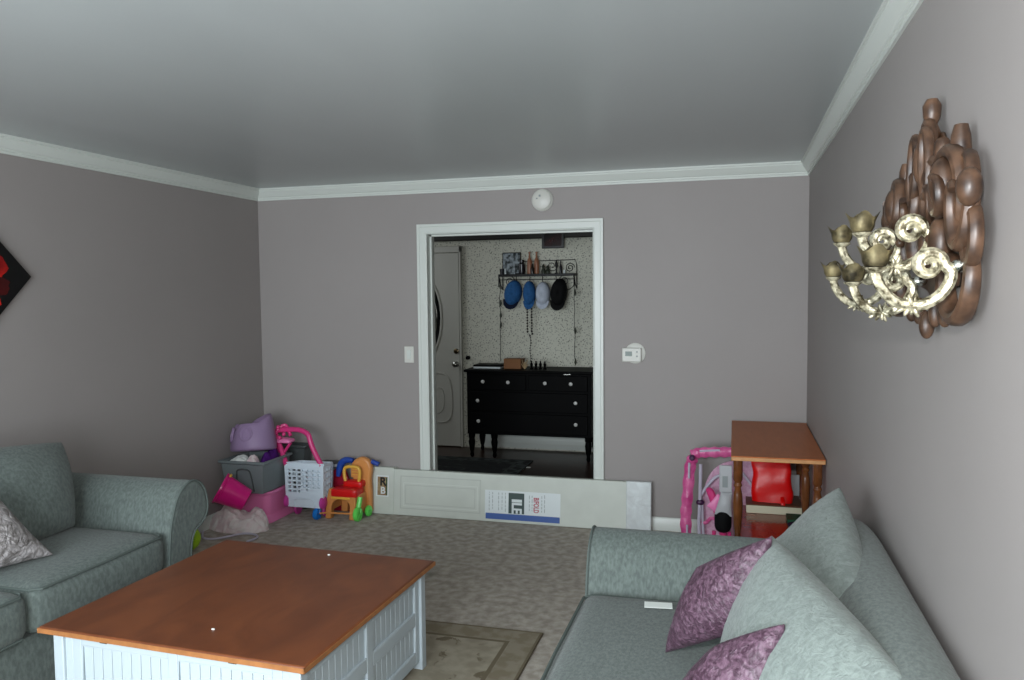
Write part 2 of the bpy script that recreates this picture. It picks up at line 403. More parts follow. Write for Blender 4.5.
bm = bmesh.new(); box(bm, (0, YF - .1, -.1), (WX0, YF, H)); box(bm, (WX1, YF - .1, -.1), (W, YF, H)); box(bm, (WX0, YF - .1, -.1), (WX1, YF, WZ0)); box(bm, (WX0, YF - .1, WZ1), (WX1, YF, H))
struct('wall_front', bm, 'wall')
wn = bpy.data.objects.new('added_window_1', None); C.objects.link(wn); wn.location = (0, YF - .05, 0); wn['kind'] = 'structure'  # unseen window, added to let the fill light in
bm = bmesh.new()
for a, b in (((WX0, -.03, WZ0), (WX1, .03, WZ0 + .06)), ((WX0, -.03, WZ1 - .06), (WX1, .03, WZ1)), ((WX0, -.03, WZ0), (WX0 + .06, .03, WZ1)), ((WX1 - .06, -.03, WZ0), (WX1, .03, WZ1)), ((1.97, -.03, WZ0), (2.03, .03, WZ1))): box(bm, a, b)
obj('window_frame', bm, 'trim', wn); obj('pane', bx((WX0 + .05, -.003, WZ0 + .05), (WX1 - .05, .003, WZ1 - .05)), 'glass', wn)

# hall beyond the doorway
struct('floor_hall', bx((HX0, T, -.12), (HX1, HY, -.001)), 'darkwood')
struct('ceiling_hall', bx((HX0, T, H), (HX1, HY + .1, H + .1)), 'darktrim')
struct('wall_hall', bx((HX0, HY, -.1), (HX1, HY + .1, H)), 'wallpaper')
struct('wall_hall_left', bx((HX0 - .1, T, -.1), (HX0, HY + .1, H + .1)), 'wallpaper')
struct('wall_hall_right', bx((HX1, T, -.1), (HX1 + .1, HY + .1, H + .1)), 'wallpaper')
struct('trim_hall', bx((HX0, HY - .06, 2.175), (HX1, HY, H)), 'darktrim', bevel=.01)

# crown moulding, mitred sweeps
CR = [(0, -.088), (.010, -.088), (.010, -.076), (.016, -.074), (.016, -.064), (.022, -.060), (.036, -.040), (.044, -.026), (.047, -.022), (.047, -.014), (.055, -.012), (.055, 0), (0, 0)]
bm = bmesh.new(); prism(bm, CR, lambda a, b: (0 + a, -a, H + b), lambda a, b: (W - a, -a, H + b)); struct('trim_crown_back', bm, 'trim', ang=20)
bm = bmesh.new(); prism(bm, CR, lambda a, b: (a, YF + a, H + b), lambda a, b: (a, -a, H + b)); struct('trim_crown_left', bm, 'trim', ang=20)
bm = bmesh.new(); prism(bm, CR, lambda a, b: (W - a, YF + a, H + b), lambda a, b: (W - a, -a, H + b)); struct('trim_crown_right', bm, 'trim', ang=20)
BB = [(0, 0), (.014, 0), (.014, .075), (.006, .09), (0, .09)]
def base(name, f0, f1): bm = bmesh.new(); prism(bm, BB, f0, f1); struct(name, bm, 'trim')
base('baseboard_back_left', lambda a, b: (.015, -a, b), lambda a, b: (OX0 - .075, -a, b))
base('baseboard_back_right', lambda a, b: (OX1 + .075, -a, b), lambda a, b: (W - .015, -a, b))
base('baseboard_left', lambda a, b: (a, YF, b), lambda a, b: (a, 0, b))
base('baseboard_right', lambda a, b: (W - a, YF, b), lambda a, b: (W - a, 0, b))

# door casing + jamb lining
CW = .072
CP = [(0, 0), (0, -.012), (.012, -.018), (.05, -.018), (.055, -.022), (CW, -.022), (CW, 0)]
bm = bmesh.new()
prism(bm, CP, lambda a, b: (OX0 - a, b, 0), lambda a, b: (OX0 - a, b, OZ + a))
prism(bm, CP, lambda a, b: (OX1 + a, b, 0), lambda a, b: (OX1 + a, b, OZ + a))
prism(bm, CP, lambda a, b: (OX0 - a, b, OZ + a), lambda a, b: (OX1 + a, b, OZ + a))
struct('trim_door_casing', bm, 'trim', ang=20)
bm = bmesh.new(); box(bm, (OX0 - .02, 0, 0), (OX0, T + .01, OZ)); box(bm, (OX1, 0, 0), (OX1 + .02, T + .01, OZ)); box(bm, (OX0 - .02, 0, OZ), (OX1 + .02, T + .01, OZ + .02))
box(bm, (OX0, .055, 0), (OX0 + .012, .09, OZ)); box(bm, (OX1 - .012, .055, 0), (OX1, .09, OZ)); box(bm, (OX0, .055, OZ - .012), (OX1, .09, OZ))
struct('trim_door_jamb', bm, 'trim')
struct('trim_threshold', bx((OX0, -.005, 0), (OX1, T, .012)), 'darkwood', bevel=.004)

# hall front door with oval glass
dr = bpy.data.objects.new('door_1', None); C.objects.link(dr); dr.location = (.31, HY - .001, 0); dr['kind'] = 'structure'
obj('door_panel', bx((-.45, -.045, .01), (.45, 0, 2.05)), 'door', dr, bevel=.003)
bm = bmesh.new()
for a, b in (((-.52, -.05, 0), (-.455, 0, 2.12)), ((.455, -.05, 0), (.475, 0, 2.12)), ((-.52, -.05, 2.055), (.475, 0, 2.12))): box(bm, a, b)
obj('door_frame', bm, 'door', dr, bevel=.004)
ell = lambda rx, rz, n=48: [(rx * math.cos(2 * PI * k / n), -.047, 1.37 + rz * math.sin(2 * PI * k / n)) for k in range(n)]
obj('glass_trim', tb(ell(.255, .475), .014, seg=8, closed=True), 'door', dr)
bm = bmesh.new(); prism(bm, [(p[0], p[2]) for p in ell(.247, .465)], lambda a, b: (a, -.045, b), lambda a, b: (a, -.0505, b)); obj('oval_glass', bm, 'glassdark', dr)
bm = bmesh.new()
for k in range(-2, 3):
    hz = .465 * math.sqrt(1 - (k * .08 / .247) ** 2) * .93
    tube(bm, [(k * .08 * (1 + .0), -.0515, 1.37 - hz), (k * .08, -.0515, 1.37 + hz)], .0035, seg=5)
tube(bm, [(p[0] * .82, -.0515, 1.37 + (p[2] - 1.37) * .82) for p in ell(.247, .465)], .004, seg=5, closed=True)
obj('leaded_strip', bm, 'steel', dr)
bm = bmesh.new()
tube(bm, catmull([(-.33, -.046, .72), (-.15, -.046, .78), (0, -.046, .66), (.15, -.046, .78), (.33, -.046, .72), (.33, -.046, .3), (.0, -.046, .28), (-.33, -.046, .3)], 6, True), .012, seg=6, closed=True)
tube(bm, catmull([(-.24, -.046, .62), (0, -.046, .55), (.24, -.046, .62), (.24, -.046, .38), (0, -.046, .36), (-.24, -.046, .38)], 6, True), .008, seg=6, closed=True)
obj('door_moulding', bm, 'door', dr)
XM = Matrix.Rotation(PI / 2, 4, 'X')
obj('door_knob', lt([(.03, 0), (.03, .006), (.012, .01), (.012, .035), (.028, .045), (.030, .06), (.018, .07), (.001, .072)], M4=Matrix.Translation((.415, -.045, .885)) @ XM), 'steel', dr)
obj('deadbolt', lt([(.028, 0), (.028, .012), (.015, .018), (.001, .018)], M4=Matrix.Translation((.415, -.045, 1.02)) @ XM), 'brass', dr)
# baseboard heater on hall wall
bm = bmesh.new(); HP = [(0, .02), (-.05, .02), (-.05, .05), (-.055, .06), (-.055, .12), (-.035, .16), (0, .165)]
prism(bm, HP, lambda a, b: (1.0, HY + a, b), lambda a, b: (2.6, HY + a, b))
for z in (.075, .105): box(bm, (1.02, HY - .058, z), (2.58, HY - .05, z + .006))
tag(obj('baseboard_heater', bm, 'trim', bevel=.002), 'white metal baseboard heater along the hall wall below the black dresser', 'heater')

def loft(bm, rings, cap=True):
    V = [[bm.verts.new(p) for p in r] for r in rings]; n = len(V[0])
    for A_, B_ in zip(V, V[1:]):
        for k in range(n): bm.faces.new((A_[k], A_[(k + 1) % n], B_[(k + 1) % n], B_[k]))
    if cap: bm.faces.new(V[0][::-1]); bm.faces.new(V[-1])

# ------------------------------------------------------------------ sofas
ARM = [(0, .07), (0, .36), (.012, .48), (.035, .566), (.072, .645), (.135, .695), (.20, .705), (.262, .665), (.292, .59), (.288, .52), (.245, .475), (.195, .452), (.165, .40), (.152, .30), (.150, .07)]
def arm_profile(k=5):
    P = catmull([(a, b, 0) for a, b in ARM[1:-1]], k); return [(0, .07)] + [(p.x, p.y) for p in P] + [(.150, .07)]
def make_sofa(name, label, loc, rz, ys, seat, dep=.925, ak=1.0, bh=.885, bt=.02):
    """local: back at x=0 against the wall, front at x=.93, length along y (ys=(y0,y1) outer ends)"""
    t = thing(name, label, 'sofa', loc, rz)
    y0, y1 = ys
    obj('frame', cushion((.05, y0 + .16, .07), (dep - .04, y1 - .16, .31), r=.02, puff=0, n=4), 'fabric', t)
    # rounded back, its top rolling down towards both ends
    BP = catmull([(bt * .5, .30, 0), (bt * .2, .70, 0), (bt * .3, bh - .05, 0), (.06, bh, 0), (.15, bh - .015, 0), (.205, bh - .10, 0), (.24, .55, 0), (.26, .30, 0)], 5)
    bm = bmesh.new(); rings = []; Ln = y1 - y0 - .36
    for k in range(41):
        q = .5 - .5 * math.cos(PI * k / 40); yy = y0 + .18 + Ln * q; e = min(q, 1 - q) * Ln
        f = 1 - .19 * max(0, 1 - e / .55) ** 2.0
        rings.append([(p.x, yy, .30 + (p.y - .30) * f) for p in BP])
    loft(bm, rings)
    obj('backrest', bm, 'fabric', t, ang=50)
    ap = [(a_, b_ if b_ < .1 else .1 + (b_ - .1) * ak) for a_, b_ in arm_profile()]
    for s, ye in ((1, y1), (-1, y0)):
        yi = ye - s * .293
        bm = bmesh.new(); prism(bm, ap, lambda a, b: (.02, yi + s * a, b), lambda a, b: (dep, yi + s * a, b))
        a_ = obj('arm', bm, 'fabric', t, bevel=.018, seg=3, ang=50)
        pp = [(dep - .004, yi + s * a, b) for a, b in ap]
        obj('piping', tb(pp, .006, seg=6), 'piping', a_)
    n = 2; wd = (y1 - y0 - .6) / n
    for i in range(n):
        a = y0 + .30 + i * wd
        q = obj('seat_cushion', cushion((.22, a + .004, .305), (dep, a + wd - .004, seat), r=.055, puff=.03, n=14), 'fabric', t)
        for zz in (seat - .012, .325):
            lo = (.24, a + .02); hi = (dep - .007, a + wd - .02)
            obj('piping', tb([(lo[0], lo[1], zz), (hi[0] - .03, lo[1], zz), (hi[0], lo[1] + .03, zz), (hi[0] + .005, (lo[1] + hi[1]) / 2, zz), (hi[0], hi[1] - .03, zz), (hi[0] - .03, hi[1], zz), (lo[0], hi[1], zz)], .006, seg=6), 'piping', q)
    for fx in (.12, .82):
        for fy in (y0 + .24, y1 - .24): obj('foot', lt([(.022, 0), (.03, .07)], seg=12, o=(fx, fy, 0)), 'black', t)
    return t
LS = make_sofa('sofa', 'sage green rolled-arm sofa standing along the left wall', (0.012, 0, 0), 0, (-4.085, -1.955), .50)
RS = make_sofa('sofa', 'sage green rolled-arm sofa standing against the right wall under the sconce', (W - .002, 0, 0), PI, (2.10, 4.9), .465, dep=1.01, ak=.92, bh=.885, bt=.016)

def cushion_thing(name, label, cat, corners, t, m, edge=True, wr=.004, seed=0, pinch=.05, group=None, exp=.5):
    e = thing(name, label, cat, tuple(sum((Vector(c) for c in corners), Vector()) / 4))
    off = e.location
    cs = [tuple(Vector(c) - off) for c in corners]
    obj('cover', pillow(cs, t, wr=wr, seed=seed, pinch=pinch, exp=exp), m, e, ang=180)
    if edge: obj('piping', pillow_edge(cs, pinch), 'piping' if 'fabric' in m else m, e)
    return e
# left sofa: loose back cushion and grey scatter cushion
cushion_thing('back_cushion', 'sage loose back cushion leaning in the far corner of the left sofa', 'cushion',
              [(.50, -2.90, .53), (.49, -2.36, .53), (.29, -2.22, .90), (.25, -2.94, .95)], .24, 'fabric', seed=1, wr=.010, pinch=-.03, exp=.36, edge=False)
cushion_thing('back_cushion', 'sage loose back cushion on the left sofa, half hidden behind the silvery pillow', 'cushion',
              [(.52, -3.62, .53), (.52, -2.96, .53), (.27, -2.98, .95), (.25, -3.64, .95)], .20, 'fabric', seed=3, wr=.008, pinch=.02, exp=.4)
cushion_thing('throw_pillow', 'silvery grey crinkled throw pillow standing on the left sofa seat', 'pillow',
              [(.64, -3.14, .53), (.755, -2.74, .535), (.60, -2.88, .84), (.48, -3.26, .90)], .16, 'greyfab', edge=False, seed=5, wr=.014)
# right sofa cushions
cushion_thing('back_cushion', 'sage crinkled back cushion propped in the far corner of the right sofa', 'cushion',
              [(3.57, -2.50, .50), (3.60, -3.10, .50), (3.87, -3.32, .845), (3.885, -2.60, .97)], .22, 'fabric_swirl', seed=7, wr=.010, exp=.38, pinch=-.015, edge=False)
cushion_thing('back_cushion', 'large pale sage back cushion leaning nearest the camera on the right sofa', 'cushion',
              [(3.50, -3.16, .50), (3.67, -3.88, .50), (3.872, -3.78, .875), (3.648, -3.08, .935)], .22, 'fabric_swirl', seed=9, wr=.008, exp=.38, pinch=-.02, edge=False)
cushion_thing('throw_pillow', 'purple crinkled satin pillow leaning beside the white paper tag', 'pillow',
              [(3.34, -2.95, .50), (3.585, -3.19, .705), (3.645, -3.16, .957), (3.438, -3.02, .805)], .14, 'purple', edge=False, seed=11, wr=.010, pinch=-.02, exp=.42)
cushion_thing('throw_pillow', 'purple crinkled satin pillow cut off by the bottom edge of the photo', 'pillow',
              [(3.37, -3.34, .50), (3.57, -3.62, .58), (3.658, -3.52, .862), (3.50, -3.42, .745)], .15, 'purple', edge=False, seed=14, wr=.010, pinch=-.02, exp=.42)
bm = bmesh.new(); box(bm, (0, 0, 0), (.10, .045, .002))
o = obj('paper_tag', bm, 'paper'); o.location = (3.235, -2.575, .487); o.rotation_euler = (math.radians(4), 0, math.radians(6)); tag(o, 'small white paper tag lying on the seat of the right sofa', 'tag')

# ------------------------------------------------------------------ coffee table
ct = thing('coffee_table', 'square white cottage coffee table with brown wooden top', 'table', (1.737, -2.732, 0), math.radians(-2.0))
HX_, HY_ = .539, .515
TZ = .47
bm = bmesh.new(); box(bm, (-HX_, -HY_, TZ - .026), (HX_, HY_, TZ))
obj('table_top', bm, 'tabletop', ct, bevel=.008, seg=3)
bm = bmesh.new()
for a, b in (((-HX_ - .0015, -HY_ - .0015, TZ - .022), (HX_ + .0015, -HY_ + .004, TZ - .005)), ((HX_ - .004, -HY_ - .0015, TZ - .022), (HX_ + .0015, HY_ + .0015, TZ - .005)), ((-HX_ - .001, -HY_, TZ - .024), (-HX_ + .004, HY_, TZ - .007))): box(bm, a, b)
obj('top_edge', bm, 'tableedge', ct)
bxh, byh = .495, .475
def panel_side(u0, u1, z0, z1, cols, rows, place, name, par, extra=0, sw=.05):
    """frame of stiles and rails with beadboard panels; place(u, d, z) -> 3D, d = outward distance"""
    def bb(u_a, u_b, z_a, z_b, d0, d1, bm):
        vs = [bm.verts.new(place(u, d, z)) for z in (z_a, z_b) for u, d in ((u_a, d0), (u_b, d0), (u_b, d1), (u_a, d1))]
        for f in ((0, 1, 2, 3), (4, 7, 6, 5), (0, 4, 5, 1), (1, 5, 6, 2), (2, 6, 7, 3), (3, 7, 4, 0)): bm.faces.new([vs[i] for i in f])
    bm = bmesh.new()
    for ua in ((u0, u1 - extra) if extra else ()): bb(ua, ua + extra, z0, z1, 0, .0178, bm)
    u0 += extra; u1 -= extra
    cw = (u1 - u0 - sw * (cols + 1)) / cols; rh = (z1 - z0 - sw * (rows + 1)) / rows
    for i in range(cols + 1): bb(u0 + i * (cw + sw), u0 + i * (cw + sw) + sw, z0, z1, 0, .018, bm)
    for j in range(rows + 1):
        zz = z0 + j * (rh + sw)
        for i in range(cols): bb(u0 + sw + i * (cw + sw), u0 + sw + i * (cw + sw) + cw, zz, zz + sw, 0, .0175, bm)
    fr = obj(name, bm, 'white', par, bevel=.003)
    for i in range(cols):
        for j in range(rows):
            a = u0 + sw + i * (cw + sw); z = z0 + sw + j * (rh + sw)
            bm = bmesh.new(); nb = max(3, round(cw / .04)); w_ = cw / nb
            for k in range(nb): bb(a + k * w_ + .0012, a + (k + 1) * w_ - .0012, z, z + rh, -.002, .007, bm)
            obj('beadboard_panel', bm, 'white', fr, bevel=.002)
            bm = bmesh.new()
            tube(bm, [place(a, .011, z), place(a + cw, .011, z), place(a + cw, .011, z + rh), place(a, .011, z + rh)], .006, seg=6, closed=True)
            obj('panel_bead', bm, 'white', fr)
obj('carcass', bx((-bxh + .02, -byh + .02, .05), (bxh - .02, byh - .02, TZ - .027)), 'white', ct)
panel_side(-byh + .02, byh - .02, .045, TZ - .03, 2, 2, lambda u, d, z: (bxh - .02 + d, u, z), 'side_frame', ct)
panel_side(-byh + .02, byh - .02, .045, TZ - .03, 2, 2, lambda u, d, z: (-bxh + .02 - d, u, z), 'side_frame', ct)
panel_side(-bxh + .02, bxh - .02, .045, TZ - .03, 2, 2, lambda u, d, z: (u, -byh + .02 - d, z), 'front_frame', ct, .045, .038)
panel_side(-bxh + .02, bxh - .02, .045, TZ - .03, 2, 2, lambda u, d, z: (u, byh - .02 + d, z), 'back_frame', ct, .045, .038)
for sx in (-1, 1):
    for sy in (-1, 1):
        x, y = sx * (bxh - .012), sy * (byh - .012)
        obj('corner_post', bx((x - .022, y - .022, 0), (x + .022, y + .022, TZ - .027)), 'white', ct, bevel=.004)
for x in (-.28, .25): obj('hinge', bx((x - .016, -byh - .012, TZ - .042), (x + .016, -byh + .0, TZ - .027)), 'brass', ct, bevel=.002)
for i, (x, y, l) in enumerate(((1.805, -3.098, 'white crumb near the front edge of the coffee table top'), (1.811, -2.291, 'white crumb near the far edge of the coffee table top'))):
    o = obj('crumb', bl((0, 0, .003), .006, sc=(1.2, .8, .5), u=8, v=6), 'paper')
    o.location = (x, y, TZ); tag(o, l, 'crumb')

# ------------------------------------------------------------------ area rug
rx0, rx1, ry0, ry1 = .75, 2.675, -4.6, -1.815
bm = bmesh.new(); box(bm, (rx0, ry0, .001), (rx1, ry1, .010))
o = obj('area_rug', bm, rug_mat('floral_area_rug', rx0, rx1, ry0, ry1, (.53, .50, .43), (.60, .57, .50), (.48, .44, .36), (.40, .36, .28)), bevel=.003)
tag(o, 'beige floral area rug with a brown border lying under the coffee table', 'rug')
# hall rug
o = obj('hall_rug', bx((-.3, .75, 0), (1.68, 1.95, .010)), rug_mat('dark_hall_rug', -.3, 1.68, .75, 1.95, (.05, .065, .07), (.10, .12, .12), (.26, .29, .28), (.22, .24, .23)), bevel=.003)
tag(o, 'dark blue-black hall rug with grey patterned border', 'rug')

# ------------------------------------------------------------------ carton leaning under the doorway
cb = thing('long_carton', 'long flat white-grey carton leaning across the foot of the doorway', 'box', (.94, -.095, 0.003), 0, rot=(math.radians(-5), 0, 0))
CL = 2.07
obj('carton_body', bx((.16, 0, 0), (CL - .02, .055, .335)), 'carton', cb, bevel=.004)
obj('end_cap', bx((0, -.006, 0), (.19, .057, .345)), 'carton', cb, bevel=.004)
obj('plastic_wrap', bx((CL - .17, -.003, .0), (CL, .057, .34)), 'film', cb, bevel=.006)
bm = bmesh.new()
def frame2(bm, x0, z0, x1, z1, t, y=-.0015, d=.002):
    for a, b in (((x0, y, z0), (x1, y + d, z0 + t)), ((x0, y, z1 - t), (x1, y + d, z1)), ((x0, y, z0), (x0 + t, y + d, z1)), ((x1 - t, y, z0), (x1, y + d, z1))): box(bm, a, b)
frame2(bm, .24, .05, .86, .29, .006); frame2(bm, .28, .085, .82, .225, .004)
obj('printed_panel_outline', bm, 'cartonline', cb)
bm = bmesh.new(); frame2(bm, .262, .068, .84, .242, .006); obj('printed_panel_highlight', bm, 'cartonshade', cb)
# small label on the end cap
lb = obj('end_label', bx((.050, -.0080, .130), (.148, -.006, .285)), 'label', cb)
obj('label_picture', bx((.060, -.0088, .138), (.140, -.008, .275)), 'labelbrown', lb)
RX = (PI / 2, 0, 0)
text('label_letter', 'R', .085, 'ink', lb, (.104, -.0092, .237), RX, bold=.003)
text('label_letter', 'B', .07, 'label', lb, (.104, -.0092, .172), RX, bold=.002)
bm = bmesh.new(); box(bm, (.128, -.0094, .14), (.136, -.0088, .27)); obj('label_stripe', bm, 'greenbook', lb)
# main label
X0, X1, Z0, Z1 = .895, 1.445, .02, .225
ml = obj('main_label', bx((X0, -.0016, Z0 + .035), (X1, 0, Z1)), 'label', cb)
obj('blue_band', bx((X0 + .006, -.0022, Z0), (X1 - .004, 0, Z0 + .042)), 'labelblue', ml)
obj('dark_block', bx((X0 + .175, -.0024, .067), (X0 + .290, -.0016, .212)), 'labelgreen', ml)
RT = (PI / 2, PI / 2, 0)
text('label_letter', 'I', .1, 'label', ml, (X0 + .232, -.0028, .158), RT, bold=.003, sx=1.3)
text('label_letter', 'L', .1, 'label', ml, (X0 + .232, -.0028, .124), RT, bold=.003, sx=1.0)
text('label_letter', 'E', .1, 'label', ml, (X0 + .232, -.0028, .088), RT, bold=.003, sx=.8)
text('label_word', 'BIFOLD', .052, 'inkred', ml, (X0 + .375, -.0020, .135), RT, bold=.0015, sx=.62)
bm = bmesh.new()
random.seed(3)
for xx in (.03, .055, .10, .125, .15, .325, .345, .415, .435):
    z = .075 + random.random() * .02
    while z < .205:
        l = .008 + random.random() * .02; box(bm, (X0 + xx, -.0022, z), (X0 + xx + .004, -.0016, min(.21, z + l))); z += l + .008
obj('small_print', bm, 'inkgrey', ml)

# ------------------------------------------------------------------ wall devices
sd = thing('smoke_detector', 'round white smoke detector on the wall above the doorway', 'smoke detector', (2.255, 0, 2.268))
Tm = Matrix.Rotation(PI / 2, 4, 'X')
obj('base', lt([(.076, 0), (.076, .012), (.070, .02)], seg=32, M4=Tm), 'plastic_white', sd)
obj('cover', lt([(.068, .018), (.066, .034), (.052, .042), (.001, .044)], seg=32, M4=Tm), 'plastic_white', sd)
bm = bmesh.new(); box(bm, (-.018, -.0455, .02), (-.004, -.042, .034)); box(bm, (-.036, -.0448, .005), (-.026, -.040, .013)); obj('indicator', bm, 'inkgrey', sd)
tm = thing('thermostat', 'white digital thermostat over a round white wall plate', 'thermostat', (2.876, 0, 1.204))
obj('wall_plate', lt([(.07, 0), (.07, .006), (.064, .009)], seg=36, M4=Matrix.Translation((.018, 0, .006)) @ Tm), 'plastic_white', tm)
obj('housing', bx((-.068, -.034, -.052), (.062, -.009, .044)), 'plastic_white', tm, bevel=.006, seg=3)
obj('display', bx((-.045, -.0352, -.012), (.0, -.0335, .02)), 'lcd', tm)
for z in (.012, -.018): obj('button', bx((.028, -.038, z), (.038, -.0335, z + .01)), 'inkgrey', tm, bevel=.002)
sw = thing('light_switch', 'white double rocker light switch left of the doorway', 'switch', (1.237, 0, 1.182))
obj('switch_plate', bx((-.037, -.007, -.06), (.037, 0, .06)), 'plastic_white', sw, bevel=.003)
obj('rocker', bx((-.016, -.012, -.033), (.016, -.006, .033)), 'trim', sw, bevel=.002)

# diamond flower canvas on the left wall
pc = thing('flower_canvas', 'black diamond-hung canvas with a red poppy on the left wall', 'picture', (0.002, -2.520, 1.737), rot=(math.radians(45), 0, 0))
obj('canvas', bx((0, -.297, -.297), (.022, .297, .297)), 'canvas', pc, bevel=.002)
def petal(c, rx, ry, seed, m, x):
    random.seed(seed); P = []
    for k in range(40):
        a = 2 * PI * k / 40; r = 1 + .07 * math.sin(5 * a + seed) + .04 * math.sin(11 * a + seed * 2)
        P.append((c[0] + rx * r * math.cos(a), c[1] + ry * r * math.sin(a)))
    ca, sa = math.cos(-PI / 4), math.sin(-PI / 4)
    P = [(a * ca - b * sa, a * sa + b * ca) for a, b in P]
    lim = .293; P = [(max(-lim, min(lim, a)), max(-lim, min(lim, b))) for a, b in P]
    bm = bmesh.new(); prism(bm, P, lambda a, b: (.0215, a, b), lambda a, b: (x, a, b)); return obj('petal', bm, m, pc)
petal((.105, .04), .165, .12, 1, 'petal', .0230); petal((-.12, .07), .17, .13, 2, 'petal', .0234); petal((.17, -.05), .12, .055, 5, 'petaldark', .0238); petal((.11, -.12), .12, .06, 3, 'petal', .0242); petal((-.1, -.1), .16, .1, 4, 'petal', .0246)
petal((.02, -.01), .04, .04, 6, 'petaldark', .0250)
# move the flower in its unrotated frame

# ------------------------------------------------------------------ wall sconce
YC = -3.415
sc = thing('wall_candelabra', 'carved dark wood wall sconce with five antique gold candle arms', 'sconce', (W, YC, 1.792))
def sx_(p, y, z): return (-p, y, z)
# backing board
bp_ = [(0, .19), (.04, .15), (.06, .07), (.13, .06), (.21, .05), (.26, .0), (.28, -.06), (.22, -.10), (.15, -.16), (.08, -.17), (.02, -.20)]
poly = [(y, z) for y, z in bp_] + [(-y, z) for y, z in reversed(bp_)]
pl2 = []
for p in poly:
    if not pl2 or (Vector(p) - Vector(pl2[-1])).length > 1e-4: pl2.append(p)
if (Vector(pl2[0]) - Vector(pl2[-1])).length < 1e-4: pl2.pop()
bm = bmesh.new(); prism(bm, pl2, lambda a, b: (-.001, a, b), lambda a, b: (-.014, a, b)); obj('backplate', bm, 'carved', sc, bevel=.006)
def scroll(cy, cz, r0, r1, a0, turns, x0, x1, rad, s=1, n=26, el=1.0):
    P = []; R_ = []
    for k in range(n + 1):
        t = k / n; a = a0 + turns * 2 * PI * t; r = r0 + (r1 - r0) * t
        P.append((-(x0 + (x1 - x0) * t), s * (cy + r * math.cos(a)), cz + r * el * math.sin(a))); R_.append(rad * .72 * (.65 + .5 * math.sin(PI * min(1, t * 1.1))))
    return tb(P, R_, seg=10, flat=1.15, ref=(1, 0, 0))
def carved_loop(cy, cz, ry, rz, x, rad, s=1, tilt=0):
    P = []
    for k in range(20):
        a = 2 * PI * k / 20; y, z = ry * math.cos(a), rz * math.sin(a)
        P.append((-x, s * (cy + y * math.cos(tilt) - z * math.sin(tilt)), cz + y * math.sin(tilt) + z * math.cos(tilt)))
    return tb(P, rad * .8, seg=10, closed=True, flat=1.1, ref=(1, 0, 0))
# central crest
obj('finial', lt([(.012, -.02), (.020, 0), (.012, .02), (.018, .035), (.020, .06), (.012, .075)], seg=10, o=(-.03, 0, .185)), 'carved', sc)
obj('carved_loop', carved_loop(0, .125, .040, .085, .035, .013), 'carved', sc)
obj('carved_drop', bl((-.045, 0, .12), .022, sc=(.9, .8, 2.4)), 'carved', sc)
obj('carved_drop', bl((-.03, 0, -.245), .02, sc=(.8, .7, 1.6)), 'carved', sc)
for s in (1, -1):
    obj('carved_loop', carved_loop(.055, .11, .030, .075, .05, .012, s, .15), 'carved', sc)
    obj('carved_scroll', scroll(.10, .03, .085, .02, -1.2, 1.35, .03, .06, .017, s, el=1.25), 'carved', sc)
    obj('carved_scroll', scroll(.225, .035, .085, .018, -2.4, 1.6, .03, .075, .018, s, el=1.2), 'carved', sc)
    obj('carved_leaf', bl((-.055, s * .225, .045), .030, sc=(.9, .9, 1.7)), 'carved', sc)
    obj('carved_stub', lt([(.014, 0), (.019, .02), (.017, .05), (.012, .07)], seg=10, o=(-.03, s * .235, .085)), 'carved', sc)
    obj('carved_stub', lt([(.012, 0), (.017, .02), (.016, .04), (.010, .05)], seg=10, o=(-.035, s * .125, .10)), 'carved', sc)
    obj('carved_scroll', scroll(.30, -.01, .055, .02, 2.2, -1.2, .03, .06, .017, s, el=1.9), 'carved', sc)
    obj('carved_drop', bl((-.045, s * .355, .020), .024, sc=(.9, .9, 1.5)), 'carved', sc)
    obj('carved_loop', carved_loop(.335, -.065, .028, .05, .035, .015, s), 'carved', sc)
    obj('carved_scroll', scroll(.255, -.15, .095, .03, 1.4, -1.25, .03, .05, .020, s, el=1.0), 'carved', sc)
    obj('carved_leaf', bl((-.045, s * .165, -.07), .030, sc=(.8, .9, 1.9)), 'carved', sc)
    obj('carved_leaf', bl((-.040, s * .06, -.05), .028, sc=(.9, .7, 2.6)), 'carved', sc)
    obj('carved_drop', bl((-.03, s * .075, -.215), .018, sc=(.8, .7, 1.8)), 'carved', sc)
    obj('carved_drop', bl((-.03, s * .15, -.215), .018, sc=(.8, .7, 1.6)), 'carved', sc)
    for k in range(3): obj('carved_bead', bl((-.060, s * (.11 + .025 * k), -.04 - .01 * k), .012, u=10, v=7), 'carved', sc)
for q in sc.children:
    if q.name.startswith(('carved', 'backplate')): q.scale = (1.05, 1.07, 1)
